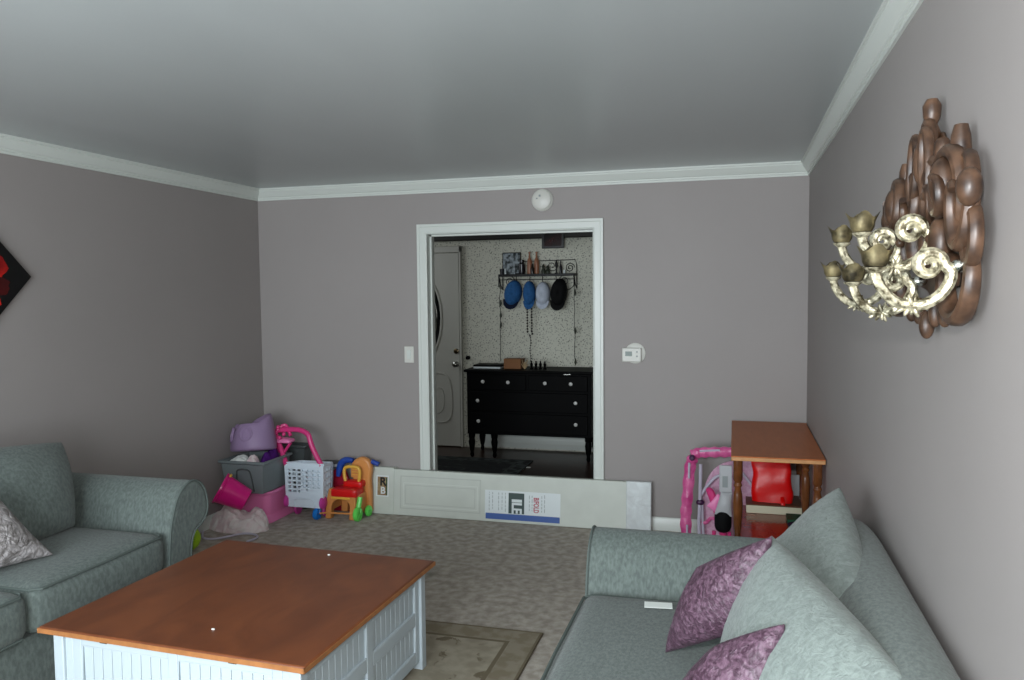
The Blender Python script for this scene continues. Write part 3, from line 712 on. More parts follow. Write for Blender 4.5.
# arms (local p = distance out of the wall, z relative to 1.80)
A_pts = [(3.896, 1.672), (3.903, 1.679), (3.894, 1.687), (3.883, 1.680), (3.882, 1.668), (3.893, 1.659), (3.909, 1.666), (3.914, 1.682), (3.905, 1.697), (3.890, 1.700), (3.876, 1.690), (3.874, 1.674)]
def candle_arm(yrel, z0, sc_=1.0, dx=0):
    # spiral centre relative to boss (3.935, 1.68)
    P = []
    for k in range(26):
        t = k / 25; a = -.3 + 3.55 * PI * (1 - t) ; r = .006 + .022 * (1 - t) ** .9
    cx, cz = -.042, .002
    pts = []
    for k in range(22):                      # spiral unwinding clockwise seen along +y
        t = k / 21; a = PI * 3.0 - t * PI * 3.0; r = .006 + .020 * t
        pts.append((cx + r * math.cos(a), cz + r * math.sin(a)))
    pts += [(-.004, -.012), (-.008, -.034), (-.025, -.058), (-.050, -.072), (-.075, -.074), (-.100, -.066), (-.118, -.048), (-.130, -.028), (-.135, -.010)]
    P = catmull([(.001 + u * sc_ + dx - .06 , yrel, z0 - 1.80 + v * sc_) for u, v in pts], 2)
    n = len(P); rs = [.0062 + .0052 * min(1, i / n * 2.2) * (1 if i < n * .8 else 1 - .25 * (i - n * .8) / (n * .2)) for i in range(n)]
    bm = bmesh.new(); tube(bm, P, rs, seg=8)
    # raised rib along the arm
    tube(bm, [p + Vector((0, -.007, 0)) for p in P[6:]], .0035, seg=5)
    ar = obj('candle_arm', bm, 'gold', sc)
    bx0 = dx - .06
    obj('boss', bl((bx0 + .012 * sc_, yrel, z0 - 1.80 + .0), .013, sc=(1.3, 1, 1)), 'steel', ar)
    bm = bmesh.new(); random.seed(int(abs(yrel) * 100) + 3)
    for q in range(14):
        an = q * 2.399; u = -.070 + .022 * math.cos(an) * (.4 + .6 * (q / 14)); v = -.074 + .016 * math.sin(an) * (.4 + .6 * (q / 14))
        T_ = Matrix.Translation((bx0 + u * sc_, yrel + random.uniform(-.010, .004), z0 - 1.80 + v * sc_)) @ Matrix.Rotation(-an, 4, 'Y') @ Matrix.Diagonal((1.5, .8, .6, 1))
        bmesh.ops.create_icosphere(bm, subdivisions=2, radius=.0078, matrix=T_)
    obj('leaf_cluster', bm, 'gold', ar)
    tip = P[-1]
    # bobeche and tulip cup
    bm = bmesh.new(); lathe(bm, [(.007, -.004), (.012, 0), (.019, .005), (.021, .009), (.012, .010)], seg=14, o=tuple(tip)); obj('drip_pan', bm, 'gold', ar)
    seg = 32; bm = bmesh.new(); rings = []
    for (r, z, wv) in ((.008, .008, 0), (.019, .011, 0), (.024, .020, 0), (.0255, .032, 0), (.029, .044, .013), (.027, .043, .013), (.021, .028, 0), (.016, .016, 0), (.002, .014, 0)):
        ring = []
        for k in range(seg):
            a = 2 * PI * k / seg; pk = abs(math.cos(2 * a)) ** 2.5
            ring.append(bm.verts.new((tip.x + (r + .006 * pk * (wv > 0)) * math.cos(a), tip.y + (r + .006 * pk * (wv > 0)) * math.sin(a), tip.z + z + wv * pk - (.004 if wv else 0))))
        rings.append(ring)
    for A_, B_ in zip(rings, rings[1:]):
        for k in range(seg): bm.faces.new((A_[k], A_[(k + 1) % seg], B_[(k + 1) % seg], B_[k]))
    obj('candle_cup', bm, 'cupgold', ar)
candle_arm(-3.75 - YC, 1.680); candle_arm(-3.58 - YC, 1.758); candle_arm(-3.415 - YC, 1.655, .96); candle_arm(-3.25 - YC, 1.755); candle_arm(-3.08 - YC, 1.672)
for y in (-.335, -.165, 0, .165, .335): pass
bm = bmesh.new(); tube(bm, [(-.055, -.345, -.16), (-.075, 0, -.19), (-.055, .345, -.16)], .004, seg=6)

# ------------------------------------------------------------------ end table in the right corner
TX0, TX1, TY0, TY1, TT = 3.530, 3.990, -1.19, -.03, .775
et = thing('side_table', 'narrow brown oak side table with turned legs in the right back corner', 'table', (TX0, TY0, 0))
tw, td = TX1 - TX0, TY1 - TY0
obj('table_top', bx((0, 0, TT - .006), (tw, td, TT)), 'oak_top', et, bevel=.002)
obj('top_edge', bx((0.001, 0.001, TT - .026), (tw - .001, td - .001, TT - .006)), 'oak_edge', et, bevel=.003)
bm = bmesh.new()
for a, b in (((.04, td - .045, TT - .07), (tw - .04, td - .03, TT - .026)), ((.03, .04, TT - .07), (.045, td - .04, TT - .026)), ((tw - .045, .04, TT - .07), (tw - .03, td - .04, TT - .026))): box(bm, a, b)
obj('apron', bm, 'oak_dark', et)
LP = [(.013, 0), (.016, .02), (.020, .06), (.015, .10), (.022, .14), (.024, .20), (.021, .22), (.024, .225), (.024, .30), (.021, .305), (.015, .32), (.021, .335), (.014, .35), (.020, .40), (.024, .46), (.026, .52), (.022, .57), (.016, .60), (.022, .615), (.016, .63), (.024, .645), (.024, TT - .026)]
for x, y in ((.035, .035), (tw - .035, .035), (.035, td - .035), (tw - .035, td - .035), (tw - .055, td * .42)):
    obj('leg', lt(LP, seg=14, o=(x, y, 0)), 'oak_dark', et)
obj('lower_shelf', bx((.025, .06, .25), (tw - .025, td - .02, .27)), 'shelf', et, bevel=.004)
bxg = thing('game_box', 'flat brown and cream box on the side table lower shelf under the red bag', 'box', (3.62, -.42, .271))
obj('box_base', bx((0, 0, 0), (.32, .30, .048)), 'cream', bxg, bevel=.003); obj('box_lid', bx((-.003, -.0, .048), (.323, .303, .056)), 'gamebox', bxg, bevel=.002)
# red bag
rb = thing('red_bag', 'glossy red plastic bag standing on the flat box in the side table', 'bag', (3.775, -.32, .3285))
bm = bmesh.new()
nx, nz = 10, 12; rows = []
for j in range(nz + 1):
    v = j / nz; ring = []
    hw = .122 - .014 * v ** 2 + .004 * math.sin(v * 9); hd = .05 * (1 - v * .75)
    for k in range(24):
        a = 2 * PI * k / 24; cx = math.copysign(abs(math.cos(a)) ** .35, math.cos(a)); cy = math.copysign(abs(math.sin(a)) ** .7, math.sin(a))
        p = Vector((cx * hw - .01 * v, cy * hd, v * .265))
        p += Vector((noise.noise(p * 14), noise.noise(p * 14 + Vector((5, 0, 0))), 0)) * .010
        ring.append(bm.verts.new(p))
    rows.append(ring)
for A_, B_ in zip(rows, rows[1:]):
    for k in range(24): bm.faces.new((A_[k], A_[(k + 1) % 24], B_[(k + 1) % 24], B_[k]))
bm.faces.new(rows[0][::-1]); bm.faces.new(rows[-1])
obj('bag_body', bm, 'bag', rb, ang=60)
obj('hanging_strap', tb(catmull([(.055, -.055, .04), (.058, -.085, .01), (.055, -.092, -.045)], 5), .012, seg=8, flat=.25, ref=(0, 1, 0)), 'bag', rb)
o = obj('green_book', bx((0, 0, 0), (.085, .14, .03)), 'greenbook', bevel=.003); o.location = (3.845, -.62, .27); tag(o, 'dark green book on the side table lower shelf right of the red bag', 'book')
o = obj('blue_cloth', pillow([(0, 0, .02), (.09, 0, .02), (.09, .12, .02), (0, .12, .02)], .045, n=10, wr=.006), 'bluecloth'); o.location = (3.84, -.80, .277); tag(o, 'small dark blue cloth folded beside the green book', 'cloth')
o = obj('grey_card', bx((0, 0, 0), (.06, .012, .19)), 'greyplastic', bevel=.003); o.location = (3.885, -.15, .27); tag(o, 'pale grey card standing behind the red bag in the side table', 'card')

# ------------------------------------------------------------------ folded pink play seat beside the side table
pn = thing('pink_play_yard', 'folded pink padded toy play yard leaning between wall and side table', 'toy', (3.22, -.28, 0))
def pad(name, pts, r, k=6, m='pinkpad'):
    P = catmull(pts, k); rs = [r * (1 + .10 * math.sin(i * 1.35)) for i in range(len(P))]
    return obj(name, tb(P, rs, seg=10, flat=.75, ref=(0, 1, 0)), m, pn)
pad('padded_frame', [(.035, 0, .03), (.03, 0, .18), (.04, 0, .32), (.055, .01, .50), (.075, .01, .57)], .036, 8)
pad('padded_rail', [(.065, .0, .585), (.12, 0, .603), (.22, .0, .61), (.32, 0, .615), (.42, 0, .61)], .033, 8)
for x, z in ((.07, .575),): obj('corner_clasp', lt([(.018, 0), (.018, .05), (.010, .056)], seg=14, M4=Matrix.Translation((x, -.0, z)) @ Tm), 'clasp', pn)
for (a, b) in (((.05, -.030, .44), (.052, -.030, .54)), ((.115, -.028, .618), (.24, -.028, .628)), ((.04, -.034, .05), (.04, -.034, .14))): obj('white_trim_strip', tb([a, b], .007, seg=6), 'tube', pn)
obj('side_tube', tb([(.118, -.01, .02), (.112, -.01, .15), (.118, -.01, .30), (.122, -.01, .53)], .011, seg=8), 'tube', pn)
obj('side_tube', tb([(.142, .005, .02), (.136, .005, .15), (.130, .005, .30)], .009, seg=8), 'tube', pn)
obj('diagonal_tube', tb(catmull([(.125, .0, .33), (.17, .0, .40), (.225, .0, .455), (.30, 0, .46)], 5), .010, seg=8), 'tube', pn)
obj('diagonal_tube', tb([(.36, .03, .50), (.46, .03, .37)], .009, seg=8), 'tube', pn)
obj('hinge_clasp', bl((.120, -.012, .285), .019, sc=(1.4, .9, 1)), 'clasp', pn)
bm = bmesh.new(); Pm = catmull([(.10, 0, .02), (.13, 0, .30), (.17, 0, .44), (.24, 0, .52), (.34, 0, .55), (.46, 0, .53), (.475, 0, .25), (.47, 0, .02)], 4)
prism(bm, [(p.x, p.z) for p in Pm], lambda a, b: (a, .045, b), lambda a, b: (a, .06, b)); obj('mesh_panel', bm, 'palemesh', pn, bevel=.004)
obj('ruffle', tb(catmull([(.11, .02, .17), (.15, 0, .15), (.19, .02, .18), (.24, 0, .16), (.27, .02, .12)], 5), .012, seg=6, flat=.5, ref=(0, 1, 0)), 'pinkpad', pn)
obj('magenta_bar', tb(catmull([(.165, -.05, .375), (.185, -.075, .37), (.225, -.09, .27), (.26, -.10, .14), (.275, -.10, .03)], 6), [.012, .024, .027, .024, .022], seg=10), 'hotpink', pn)
ms = thing('toy_stroller_seat', 'small black and white doll seat with pink frame beside the play yard', 'toy', (3.46, -.46, 0))
obj('label_card', bx((.0, 0, .40), (.075, .016, .565)), 'greyplastic', ms, bevel=.004)
obj('card_print', bx((.018, -.001, .43), (.05, .0, .50)), 'inkgrey', ms)
obj('grey_cover', pillow([(-.03, 0, .26), (.075, 0, .25), (.078, .02, .40), (.01, .02, .40)], .05, n=12, wr=.004), 'greyplastic', ms)
obj('black_seat', cushion((-.025, -.02, .14), (.07, .06, .30), r=.045, puff=.01, n=8), 'blackcloth', ms)
obj('pink_flap', pillow([(-.075, .03, .30), (-.01, .03, .25), (.01, .04, .37), (-.01, .04, .38)], .02, n=8), 'pink', ms)
for x in (-.03, .06): obj('leg', tb([(x * 1.2, .02, .0), (x, .02, .15)], .012, seg=8), 'hotpink', ms)

# ------------------------------------------------------------------ toys in the left corner
def open_box(bm, x0, y0, x1, y1, z0, z1, tp, t=.006, rim=.014):
    """tapered tote: tp = inset at the bottom"""
    def ring(ins, z): return [bm.verts.new(v) for v in ((x0 + ins, y0 + ins, z), (x1 - ins, y0 + ins, z), (x1 - ins, y1 - ins, z), (x0 + ins, y1 - ins, z))]
    R_ = [ring(tp, z0), ring(0, z1 - .02), ring(-rim, z1 - .02), ring(-rim, z1), ring(t, z1), ring(tp + t, z0 + t)]
    bm.faces.new(R_[0][::-1]); bm.faces.new(R_[-1])
    for A_, B_ in zip(R_, R_[1:]):
        for k in range(4): bm.faces.new((A_[k], A_[(k + 1) % 4], B_[(k + 1) % 4], B_[k]))
# pink tub
pt = thing('pink_tub', 'pink plastic toy tub standing on the carpet under the grey tote', 'toy', (0, 0, 0))
bm = bmesh.new()
def rr(x0, y0, x1, y1, r, z, n=5):
    P = []
    for cx, cy, a0 in ((x1 - r, y1 - r, 0), (x0 + r, y1 - r, 90), (x0 + r, y0 + r, 180), (x1 - r, y0 + r, 270)):
        for k in range(n + 1): a = math.radians(a0 + 90 * k / n); P.append((cx + r * math.cos(a), cy + r * math.sin(a), z))
    return P
loft(bm, [rr(.016, -.53, .365, -.15, .05, 0), rr(.016, -.53, .365, -.15, .05, .012), rr(.03, -.50, .335, -.16, .05, .05), rr(.03, -.50, .345, -.16, .05, .20), rr(.018, -.515, .36, -.15, .05, .205), rr(.018, -.515, .36, -.15, .05, .226), rr(.035, -.495, .345, -.17, .04, .226), rr(.04, -.48, .33, -.18, .04, .215)])
obj('tub_body', bm, 'pink', pt, bevel=.004)
# totes
t1 = thing('storage_tote', 'grey plastic storage tote full of clothes standing on the pink tub', 'tote', (0, 0, 0))
bm = bmesh.new(); open_box(bm, .030, -.60, .375, -.25, .228, .462, .024); obj('tote_body', bm, 'tote', t1, bevel=.008, seg=3)
bm = bmesh.new(); tube(bm, catmull([(.15, -.581, .245), (.155, -.593, .36), (.175, -.600, .40), (.25, -.600, .40), (.27, -.593, .36), (.285, -.581, .245)], 5), .006, seg=6); obj('moulded_handle', bm, 'totedark', t1)
t2 = thing('storage_tote', 'taller dark grey storage tote behind the pink shopping cart handle', 'tote', (0, 0, 0))
bm = bmesh.new(); open_box(bm, .16, -.135, .43, -.03, 0, .495, .02, rim=.010); obj('tote_body', bm, 'totedark', t2, bevel=.005)
# clothes in tote
def heap(name, label, cat, loc, sx, sy, h, m, seed, fr=7):
    bm = bmesh.new(); n = 26
    G = [[None] * (n + 1) for _ in range(n + 1)]
    for i in range(n + 1):
        for j in range(n + 1):
            u, v = i / n * 2 - 1, j / n * 2 - 1
            # square to disc mapping
            x = u * math.sqrt(1 - v * v / 2); y = v * math.sqrt(1 - u * u / 2); r = math.sqrt(x * x + y * y)
            p = Vector((x * sx, y * sy, 0)); e = max(0, 1 - r ** 3)
            z = h * e ** .6 * (.72 + .45 * noise.noise(p * fr + Vector((seed, 0, 0))) + .16 * abs(math.sin(v * 7 + 2.2 * noise.noise(p * 5 + Vector((seed, 2, 0))))) - .08) + .012 * noise.noise(p * fr * 4 + Vector((0, seed, 0))) * e
            k = 1 + .12 * noise.noise(Vector((math.atan2(y, x) * 1.2, seed, 0)))
            G[i][j] = bm.verts.new((x * sx * k, y * sy * k, max(.002, z)))
    for i in range(n):
        for j in range(n): bm.faces.new((G[i][j], G[i + 1][j], G[i + 1][j + 1], G[i][j + 1]))
    bd = [e for e in bm.edges if len(e.link_faces) == 1]
    r_ = bmesh.ops.extrude_edge_only(bm, edges=bd); vs = [g for g in r_['geom'] if isinstance(g, bmesh.types.BMVert)]
    for v in vs: v.co.z = -.004
    bmesh.ops.contextual_create(bm, geom=[e for e in bm.edges if len(e.link_faces) == 1])
    o = obj(name, bm, m, ang=180); o.location = loc
    return tag(o, label, cat)
heap('white_cloth', 'folded white cloth at the left of the grey tote', 'cloth', (.125, -.51, .425), .080, .07, .07, 'paper', 2)
heap('pink_cloth', 'pale pink cloth bundled in the middle of the grey tote', 'cloth', (.245, -.525, .425), .045, .05, .085, 'palepink', 8, 14)
heap('purple_cloth', 'dark purple cloth lying at the right of the grey tote', 'cloth', (.315, -.42, .425), .048, .11, .11, 'violet', 5, 12)
# lilac foam baby seat tipped on the tote
bs = thing('foam_baby_seat', 'lilac moulded foam baby seat lying on top of the grey tote', 'baby seat', (.192, -.435, .500), rot=(math.radians(-6), math.radians(-9), math.radians(-25)))
bm = bmesh.new(); seg = 40; rings = []
def rim_z(a): return .195 + .07 * max(0, math.cos(a - 1.3)) ** .9 + .012 * max(0, math.cos(a - 3.4)) ** 8
prof = [(.158, 0, 0), (.176, .01, 0), (.180, .04, 0), (.172, .10, 0), (.150, None, -.012), (.136, None, .010), (.116, None, .002), (.090, None, -.04), (.075, .05, 0), (.03, .04, 0)]
for r, z, dz in prof:
    ring = []
    for k in range(seg):
        a = 2 * PI * k / seg; zz = rim_z(a) + dz if z is None else z
        leg = (math.exp(-((a - 3.05) / .33) ** 2) + math.exp(-((a - 4.35) / .33) ** 2))
        if z is None: zz -= .055 * leg
        rx = r * (1 - (.10 * leg if z is not None and z > .05 and r > .1 else 0))
        ring.append(bm.verts.new((rx * math.cos(a), rx * .88 * math.sin(a), zz)))
    rings.append(ring)
for A_, B_ in zip(rings, rings[1:]):
    for k in range(seg): bm.faces.new((A_[k], A_[(k + 1) % seg], B_[(k + 1) % seg], B_[k]))
bm.faces.new(rings[0][::-1]); bm.faces.new(rings[-1])
obj('foam_body', bm, 'lilac', bs, subsurf=1, ang=180)
for a in (4.15, 5.35):
    lp = []
    for k in range(20):
        t = 2 * PI * k / 20; aa = a + .24 * math.cos(t); rr_ = .162 - .06 * max(0, math.sin(t)) * .3
        lp.append((rr_ * math.cos(aa), rr_ * .9 * math.sin(aa), .125 + .045 * math.sin(t)))
    obj('leg_opening', tb(lp, .013, seg=8, closed=True), 'lilac', bs)
# pink toy pieces piled behind
pk = thing('pink_doll_chair', 'pink plastic doll high chair with round knobs behind the cart handle', 'toy', (.335, -.30, .50))
obj('tray', cushion((-.085, -.04, .045), (.09, .05, .075), r=.014, puff=.01, n=6), 'pink', pk)
obj('back_rail', tb(catmull([(-.10, .0, .02), (-.05, -.02, .08), (-.01, -.01, .15), (.03, .02, .17), (.08, .0, .10)], 5), .013, seg=8), 'hotpink', pk)
for p in ((.0, -.035, .165), (.045, -.035, .115), (.02, -.05, .09), (-.03, -.05, .10)): obj('knob', bl(p, .015, u=10, v=7), 'hotpink', pk)
obj('leg', tb([(-.08, 0, .05), (-.02, 0, -.03)], .011, seg=8), 'hotpink', pk); obj('leg', tb([(.08, 0, .05), (.02, .0, -.03)], .011, seg=8), 'hotpink', pk)
# shopping cart
sc2 = thing('toy_shopping_cart', 'pink and white toy shopping cart facing the room', 'toy', (.395, -.34, 0))
CWd = .30
def grille(bm, P00, P10, P11, P01, nu, nv, bar, skip=None, t=.006):
    """grid panel of bars between four 3D corners"""
    P00, P10, P11, P01 = map(Vector, (P00, P10, P11, P01))
    f = lambda u, v: P00 * (1 - u) * (1 - v) + P10 * u * (1 - v) + P11 * u * v + P01 * (1 - u) * v
    for i in range(nu + 1): tube(bm, [f(i / nu, 0), f(i / nu, 1)], bar * (1.6 if i in (0, nu) else 1), seg=4)
    for j in range(nv + 1): tube(bm, [f(0, j / nv), f(1, j / nv)], bar * (1.6 if j in (0, nv) else 1), seg=4)
fr = [(0.008, 0, .105), (CWd - .012, 0, .105), (CWd, 0, .405), (-.004, 0, .405)]
bk = [(.05, .13, .17), (CWd - .01, .13, .17), (CWd - .005, .14, .385), (.05, .14, .385)]
bm = bmesh.new(); grille(bm, (.012, 0, .185), (CWd - .012, 0, .185), (CWd - .004, 0, .375), (.002, 0, .375), 7, 6, .0085)
# solid borders
vs = lambda q: [bm.verts.new(p) for p in q]
def slab(bm, x0, x1, z0, z1, y0=-.006, y1=.006): box(bm, (x0, y0, z0), (x1, y1, z1))
slab(bm, 0, CWd, .370, .410); slab(bm, .008, CWd - .008, .085, .190); slab(bm, 0.0, .018, .18, .38); slab(bm, CWd - .018, CWd, .18, .38); slab(bm, .115, CWd, .183, .23)
slab(bm, .110, CWd - .01, .20, .36, y0=.012, y1=.014)
obj('front_panel', bm, 'cartwhite', sc2)
bm = bmesh.new(); tube(bm, [(.06, -.008, .09), (.065, -.008, .135), (.085, -.008, .15), (.205, -.008, .15), (.225, -.008, .135), (.23, -.008, .09)], .006, seg=6); obj('panel_handle', bm, 'cartwhite', sc2)
bm = bmesh.new()
grille(bm, (CWd - .008, 0, .12), (CWd - .01, .13, .17), (CWd - .005, .14, .385), (CWd, 0, .40), 4, 5, .008)
grille(bm, (.008, 0, .12), (.05, .13, .17), (.05, .14, .385), (0, 0, .40), 3, 6, .008)
grille(bm, bk[0], bk[1], bk[2], bk[3], 5, 3, .008)
tube(bm, [(.0, 0, .405), (CWd, 0, .405), (CWd - .005, .14, .39), (.05, .14, .39)], .009, seg=6, closed=True)
obj('basket', bm, 'cartwhite', sc2)
obj('basket_floor', bx((.03, .01, .12), (CWd - .03, .08, .13)), 'cartwhite', sc2)
obj('handle', tb(catmull([(.004, .0, .39), (-.025, .02, .43), (-.065, .03, .52), (-.105, .04, .605), (-.09, .045, .632), (-.03, .05, .640), (.05, .05, .645), (.115, .045, .638), (.165, .04, .61), (.195, .03, .54), (.240, .02, .46), (.285, .01, .395)], 5), .019, seg=10), 'hotpink', sc2)
for x in (.0, CWd - .01):
    obj('wheel_hub', lt([(.001, -.018), (.03, -.018), (.046, -.008), (.046, .008), (.03, .018), (.001, .018)], seg=18, M4=Matrix.Translation((x, .01, .125)) @ Matrix.Rotation(PI / 2, 4, 'Y')), 'orchid', sc2)
    obj('wheel', lt([(.001, -.010), (.046, -.010), (.050, 0), (.046, .010), (.001, .010)], seg=18, M4=Matrix.Translation((x * .8 + .03, .10, .050)) @ Matrix.Rotation(PI / 2, 4, 'Y')), 'orchid', sc2)
    obj('side_strut', tb([(x, .0, .10), (x * .8 + .03, .09, .05)], .01, seg=6), 'orchid', sc2)
    obj('side_strut', tb([(x, .0, .10), (x, .01, .2)], .009, seg=6), 'orchid', sc2)
# dark red toy behind + pale tray
o = thing('red_toy_chair', 'dark red plastic toy chair behind the cart and ride-on toy', 'toy', (.70, -.09, 0))
bm = bmesh.new(); prism(bm, [(-.10, .0), (.11, .0), (.075, .22), (.035, .31), (-.02, .335), (-.07, .30)], lambda a, b: (a, .0, b), lambda a, b: (a, .03, b)); obj('backrest', bm, 'darkred', o, bevel=.008, seg=3)
obj('seat', cushion((-.095, -.03, .14), (.10, .03, .17), r=.012, puff=.004, n=5), 'darkred', o)
o = thing('white_tray', 'white plastic tray with grey lid edge behind the shopping cart', 'tray', (.665, -.085, .338))
obj('tray_body', cushion((-.11, -.04, 0), (.07, .05, .03), r=.012, puff=0, n=4), 'greyplastic', o); obj('tray_rim', bx((-.115, -.045, .026), (.075, .055, .034)), 'totedark', o, bevel=.003)

# ride-on walker
wk = thing('ride_on_toy', 'tan horse ride-on toy with red seat, blue and green wheels', 'toy', (.70, -.30, 0))
def archpoly(w, h, leg, top):
    P = [(0, 0), (leg, 0)]
    for k in range(9):
        a = PI - PI * k / 8; P.append((w / 2 + (w / 2 - leg) * math.cos(a) * 1.0, top * .62 + (top * .38) * math.sin(a)))
    P += [(w - leg, 0), (w, 0), (w + .0, h * .6), (w - .018, h), (w - .05, h), (w - .055, h - .055), (.055, h - .055), (.05, h), (.018, h), (0, h * .6)]
    return P
bm = bmesh.new(); prism(bm, archpoly(.235, .225, .045, .15), lambda a, b: (a * (1 + .0) - (.02 - b * .08), 0, b), lambda a, b: (a - (.02 - b * .08), .05, b)); obj('front_frame', bm, 'tan', wk, bevel=.007, seg=3)
bm = bmesh.new(); prism(bm, [(0, .0), (.05, .0), (.06, .13), (.17, .13), (.18, .0), (.235, .0), (.245, .2), (0, .2)], lambda a, b: (a + .02, .17, b + .01), lambda a, b: (a + .02, .21, b + .01)); obj('rear_frame', bm, 'tan', wk, bevel=.007, seg=3)
obj('side_frame', bx((.21, .04, .04), (.24, .18, .18)), 'tan', wk, bevel=.006); obj('side_frame', bx((.0, .04, .06), (.03, .18, .18)), 'tan', wk, bevel=.006)
obj('seat', cushion((.03, -.005, .165), (.235, .13, .225), r=.014, puff=.004, n=6), 'red', wk)
obj('seat_rim', bx((.035, -.008, .150), (.185, .0, .167)), 'yellow', wk, bevel=.004)
obj('raised_block', cushion((.085, .08, .215), (.235, .165, .265), r=.014, puff=.004, n=6), 'red', wk)
obj('handle', tb(catmull([(.10, .10, .255), (.09, .10, .32), (.10, .10, .36), (.155, .10, .37), (.205, .10, .36), (.215, .10, .32), (.205, .10, .255)], 5), .012, seg=8), 'yellow', wk)
bm = bmesh.new(); HPf = catmull([(.165, .02, 0), (.155, .20, 0), (.125, .31, 0), (.135, .385, 0), (.20, .43, 0), (.265, .41, 0), (.29, .35, 0), (.28, .27, 0), (.285, .15, 0), (.285, .02, 0)], 5)
prism(bm, [(p.x, p.y) for p in HPf], lambda a, b: (a - .01, .15, b), lambda a, b: (a - .01, .205, b)); obj('horse_head', bm, 'tan', wk, bevel=.018, seg=4)
bm = bmesh.new(); prism(bm, [(.12, .28), (.2, .28), (.2, .36), (.12, .36)], lambda a, b: (a, .145, b), lambda a, b: (a, .15, b)); obj('face_panel', bm, 'tan', wk, bevel=.006)
for z in (.30, .32, .34): obj('face_line', tb([(.13, .144, z), (.19, .144, z)], .003, seg=5), 'yellow', wk)
obj('ear_handle', tb(catmull([(.12, .19, .395), (.06, .19, .395), (.025, .18, .37), (.012, .17, .32), (.008, .16, .275)], 5), [.018, .026, .026, .016], seg=8), 'blue', wk)
obj('ear_handle', tb(catmull([(.27, .19, .395), (.30, .19, .385), (.325, .19, .375)], 5), .018, seg=8), 'blue', wk)
def wheel(x, y, r, w_, m):
    q = obj('wheel', lt([(.001, -w_), (r * .4, -w_ * 1.1), (r * .85, -w_), (r, -w_ * .6), (r, w_ * .6), (r * .85, w_), (r * .4, w_ * 1.1), (.001, w_)], seg=24, M4=Matrix.Translation((x, y, r)) @ Matrix.Rotation(PI / 2, 4, 'Y')), m, wk)
    bm = bmesh.new()
    for k in range(5):
        a = 2 * PI * k / 5; tube(bm, [(x + w_ * 1.12, y + r * .2 * math.cos(a), r + r * .2 * math.sin(a)), (x + w_ * 1.12, y + r * .75 * math.cos(a), r + r * .75 * math.sin(a))], .004, seg=5)
    obj('spoke', bm, m, q)
wheel(-.065, -.035, .042, .018, 'brightblue'); wheel(.245, -.005, .052, .018, 'green'); wheel(.262, .135, .040, .014, 'green')
obj('axle', tb([(-.06, -.035, .045), (.0, -.0, .045), (.245, -.0, .05)], .007, seg=6), 'tan', wk)
bm = bmesh.new(); tube(bm, [(.25, .0, .10), (.255, .02, .17)], .018, seg=8); obj('wheel_guard', bm, 'green', wk)

# blanket, bucket, cord, ball
heap('crumpled_blanket', 'pale pink and cream crumpled blanket on the carpet beside the left sofa', 'blanket', (.215, -.665, .005), .225, .125, .175, 'palepink', 4, 9)
bk_ = thing('magenta_bucket', 'magenta plastic bucket tipped over on the crumpled blanket', 'bucket', (.305, -.70, .215), rot=(math.radians(24), math.radians(-57), 0))
bm = bmesh.new(); lathe(bm, [(.072, 0), (.076, .004), (.102, .185), (.110, .187), (.110, .20), (.099, .20), (.072, .010), (.001, .008)], seg=36); obj('bucket_body', bm, 'magenta', bk_)
obj('handle', tb(catmull([(0, -.106, .18), (.06, -.10, .178), (.112, 0, .176), (.06, .10, .178), (0, .106, .18)], 6), .0045, seg=6), 'magenta', bk_)
obj('handle_grip', bl((.116, 0, .176), .013, sc=(.8, 1.6, .8), u=10, v=7), 'yellow', bk_)
tag(obj('loose_cable', tb(catmull([(.02, -.80, .008), (.12, -.93, .008), (.22, -.93, .010), (.33, -.80, .012), (.42, -.79, .010), (.47, -.84, .008), (.455, -.93, .008)], 8), .007, seg=8), 'tube'), 'thin white cord curling on the carpet in front of the blanket', 'cord')
tag(obj('toy_ball', bl((.185, -1.17, .0805), .080, u=28, v=18), 'ball'), 'yellow-green ball on the carpet tucked behind the left sofa arm', 'ball')

# ------------------------------------------------------------------ dresser in the hall
DX, DY = .992, 1.985
ds = thing('dresser', 'long black dresser with white knobs against the papered hall wall', 'dresser', (DX, DY, 0))
DW, DD = 1.245, .44
obj('body', bx((0, .012, .235), (DW, DD, .85)), 'black', ds, bevel=.006)
bm = bmesh.new(); prism(bm, [(-.025, 0), (.30, -.015), (.45, 0), (DW - .45, 0), (DW - .30, -.015), (DW + .025, 0), (DW + .025, DD + .02), (-.025, DD + .02)], lambda a, b: (a, b - .01, .85), lambda a, b: (a, b - .01, .875)); obj('dresser_top', bm, 'black', ds, bevel=.005)
def drawer(x0, x1, z0, z1, ks):
    d = obj('drawer', bx((x0, -.004, z0), (x1, .012, z1)), 'black', ds, bevel=.005)
    for kx, kz in ks: obj('knob', lt([(.006, 0), (.007, .014), (.016, .020), (.018, .027), (.010, .034), (.001, .035)], seg=14, M4=Matrix.Translation((kx, -.004, kz)) @ Tm), 'knob', d)
drawer(.03, .61, .68, .83, ((.18, .762), (.436, .759))); drawer(.635, DW - .03, .68, .83, ((.805, .758), (1.057, .756)))
drawer(.03, DW - .03, .47, .66, ((.125, .574), (1.102, .574))); drawer(.03, DW - .03, .26, .45, ((.13, .372), (1.103, .368)))
obj('name_plate', bx((.985, -.008, .842), (1.05, -.004, .848)), 'steel', ds)
DL = [(.012, 0), (.020, .02), (.016, .05), (.026, .09), (.034, .15), (.028, .19), (.034, .20), (.034, .236)]
for x, y in ((.035, .05), (DW - .035, .05), (.035, DD - .05), (DW - .035, DD - .05), (.27, .05)): obj('leg', lt(DL, seg=14, o=(x, y, 0)), 'black', ds)
